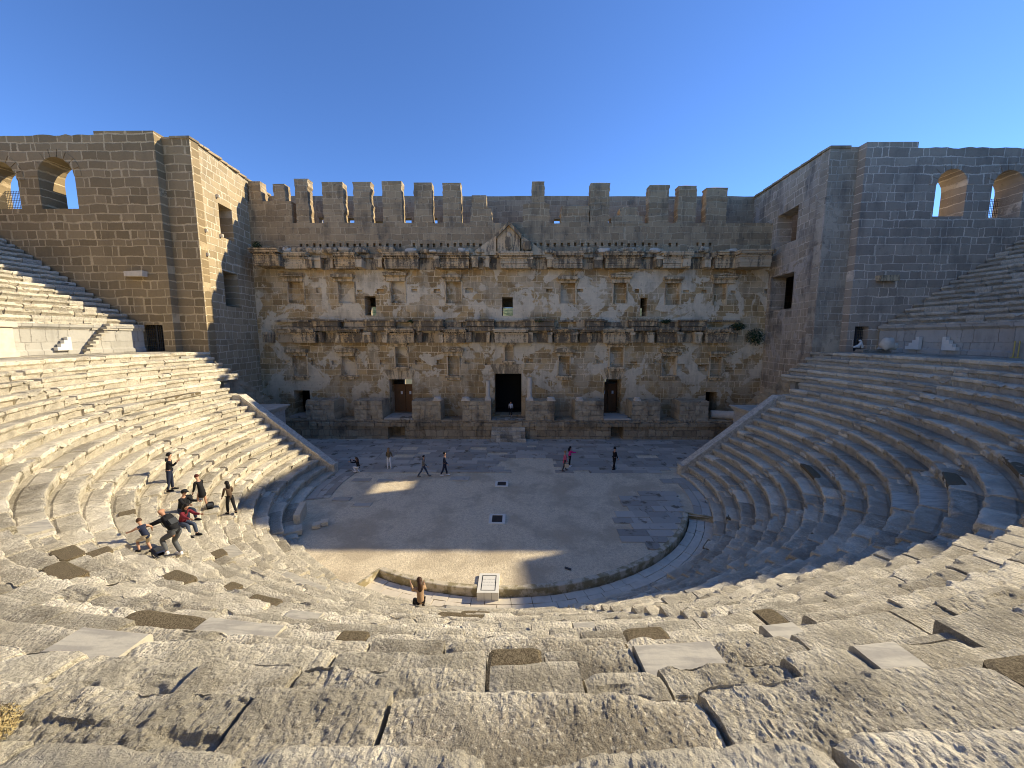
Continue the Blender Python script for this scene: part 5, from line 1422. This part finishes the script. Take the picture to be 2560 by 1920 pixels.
sk = [(-.35, 0, .10), (-.15, 0, .12), (.05, 0, .2), (.22, 0, .38), (.28, 0, .55), (.18, 0, .66), (.04, 0, .60), (.38, 0, .2), (.38, 0, .02), (.12, 0, .02)]
skin_later('carved_animal_stone', sk, [(0, 1), (1, 2), (2, 3), (3, 4), (4, 5), (5, 6), (3, 7), (7, 8), (2, 9)], [.10, .11, .12, .11, .10, .10, .06, .1, .08, .07], M_WM, None, 2); flush_skins()
o = bpy.data.objects.get('carved_animal_stone'); pa_ = on_arc(2143, 872, 28.7); o.location = (pa_.x, pa_.y, Z0 + .32); tag(o, 'white worn carving of a small animal on the slab by the dark gate', 'carving')
for i, (u, lab) in enumerate(((2534, 'yellow metal post on the right walkway, the left one of a pair'), (2546, 'yellow metal post on the right walkway, the right one of a pair'))):
    pq = on_arc(u, 880, 30.3); mb = MB(); mb.tube([(0, 0, 0), (0, 0, 1.0)], .03, 8); mb.lathe([(.12, 0), (.12, .03), (.05, .05), (0, .05)], n=12); o = mb.build('barrier_post', mat_plain('yellow_paint', (.55, .42, .12), .5) if i == 0 else bpy.data.materials['yellow_paint']); o.location = (pq.x, pq.y, Z0); tag(o, lab, 'post')

# ------------------------------------------------------------------ plants
def leafball(mb, c, rad, n, size, flat=1.0, seed=0):
    r_ = np.random.default_rng(seed)
    for i in range(n):
        d = r_.normal(size=3); d /= np.linalg.norm(d); rr = rad * (r_.random() ** .4); p = np.array(c) + d * rr * np.array([1, 1, flat])
        a = r_.normal(size=3); a /= np.linalg.norm(a); b = np.cross(a, d); b /= (np.linalg.norm(b) + 1e-6); s_ = size * r_.uniform(.6, 1.3)
        mb.add([p - a * s_, p + b * s_ * .4, p + a * s_, p - b * s_ * .4], np.array([[0, 1, 2, 3]]), r_.random())
t = NT('leaf_green'); M_LEAF = t.finish(t.mix(t.attr(), (.015, .032, .012), (.05, .085, .028)), None, rough=.7)
t = NT('dry_plant'); M_DRY = t.finish(t.mix(t.attr(), (.30, .22, .09), (.48, .38, .18)), None, rough=.8)
for i, (x, y, w_, n, lab) in enumerate([(1985+0, 0, 0, 0, '')][:0]): pass
def bush(u, v, y, rad, n, lab, flat=.7, mat=None, size=.09, seed=1):
    p = at_y(u, v, y); mb = MB(); leafball(mb, (0, 0, 0), rad, n, size, flat, seed)
    for k_ in range(5): a = k_ * 1.3; mb.tube([(0, .1, -rad * .4), (rad * .6 * math.cos(a), -.05, rad * .5 * math.sin(a))], .012, 5)
    o = mb.build('wall_plant', mat or M_LEAF); o.location = p; tag(o, lab, 'plant')
bush(1888, 842, YF - .7, .95, 900, 'large dark green plant hanging from the right end of the middle cornice', 1.0, seed=2)
bush(1845, 816, YF - .8, .8, 500, 'dark green plant on the middle cornice left of the hanging one', .5, seed=3)
bush(1665, 803, YF - .9, .6, 260, 'low green weeds on the middle cornice above the right-hand door', .35, seed=4)
bush(1348, 802, YF - .9, .7, 260, 'low green weeds on the middle cornice just right of the central niche', .3, seed=5)
bush(1030, 803, YF - .9, .45, 160, 'low green weeds on the middle cornice above the left-hand door', .35, seed=6)
bush(642, 613, YF - 1.2, .5, 260, 'dark green plant at the left end of the upper cornice', .8, seed=7)
p = march(10, 1850); mb = MB(); leafball(mb, (0, 0, .02), .062, 2200, .0055, .8, 9); o = mb.build('dry_bush', M_DRY); o.location = (p.x - .035, p.y, p.z + .02); tag(o, 'dry golden tuft of plant at the lower left corner', 'plant')
# trees behind the stage building, seen through its openings
def tree(x, y, h, lab, seed):
    root = empty('tree', (x, y, -1.2)); tag(root, lab, 'tree'); r_ = random.Random(seed)
    mb = MB(); mb.tube([(0, 0, 0), (.1, 0, h * .3), (0, .1, h * .6)], [.28, .22, .12], 8)
    for k_ in range(6): a = k_ * 1.05; mb.tube([(0, 0, h * .35 + k_ * .2), (1.6 * math.cos(a), 1.6 * math.sin(a), h * .6 + k_ * .2)], [.09, .03], 6)
    mb.build('trunk', mat_plain('bark', (.12, .09, .06)) if 'bark' not in bpy.data.materials else bpy.data.materials['bark'], root)
    mb = MB()
    for k_ in range(9):
        a = r_.uniform(0, 6.28); q_ = r_.uniform(.3, h * .22); leafball(mb, (q_ * math.cos(a), q_ * math.sin(a), h * r_.uniform(.5, .9)), h * .15, 260, .16, .8, seed * 20 + k_)
    mb.build('crown', M_LEAF, root)
tree(-.5, 31, 13.5, 'green tree behind the stage building seen through the central upper window', 3)
tree(13.5, 34, 12.5, 'green tree behind the stage building seen through the right upper window', 4)

# ------------------------------------------------------------------ loose stones by the left lower rows
def loose(u, v, z, sx, sy, sz, rz, lab, rx=0, mat=None, sd_=1):
    q_ = at_z(u, v, z); n = 9; mb = MB()
    faces = []
    for ax in range(3):
        for sg in (-1, 1):
            a, b = np.meshgrid(np.linspace(-1, 1, n), np.linspace(-1, 1, n), indexing='ij'); c_ = np.full_like(a, sg)
            G = np.stack([(c_, a, b), (a, c_, b), (a, b, c_)][ax], -1)
            if (sg < 0) ^ (ax == 1): G = G[::-1]
            L = np.linalg.norm(G, axis=-1, keepdims=True); G = G * (1 - .07 * (L - 1)); G = G * np.array([sx, sy, sz]) / 2
            G = G + fbm(G + sd_ * 9.1, 3.5, 4, sd_)[..., None] * .06 * G / (np.abs(G).max() + 1e-6)
            mb.quadgrid(G, .5, np.full(G.shape[:2], .3))
    o = mb.build('loose_stone', mat or M_SEAT); o.location = (q_.x, q_.y, z + sz / 2); o.rotation_euler = (R(rx), 0, R(rz)); tag(o, lab, 'stone block')
loose(752, 1300, -.02, .34, 1.9, .75, 18, 'long upright pale stone standing at the left edge of the gravel', 0, None, 3)
loose(718, 1338, .0, 1.5, .8, .3, 30, 'broad broken flat slab at the left edge of the gravel beside the lowest seats', 0, None, 5)
loose(792, 1318, .0, .42, .5, .22, 20, 'small squarish paving block on the gravel, left one of two touching', 0, None, 7)
loose(812, 1311, .0, .42, .5, .22, 20, 'small squarish paving block on the gravel, right one of two touching', 0, None, 8)
loose(1420, 1422, .0, .12, .3, .03, 60, 'tiny dark flat stone lying alone on the gravel right of the marble plinth', 0, M_IRON, 9)
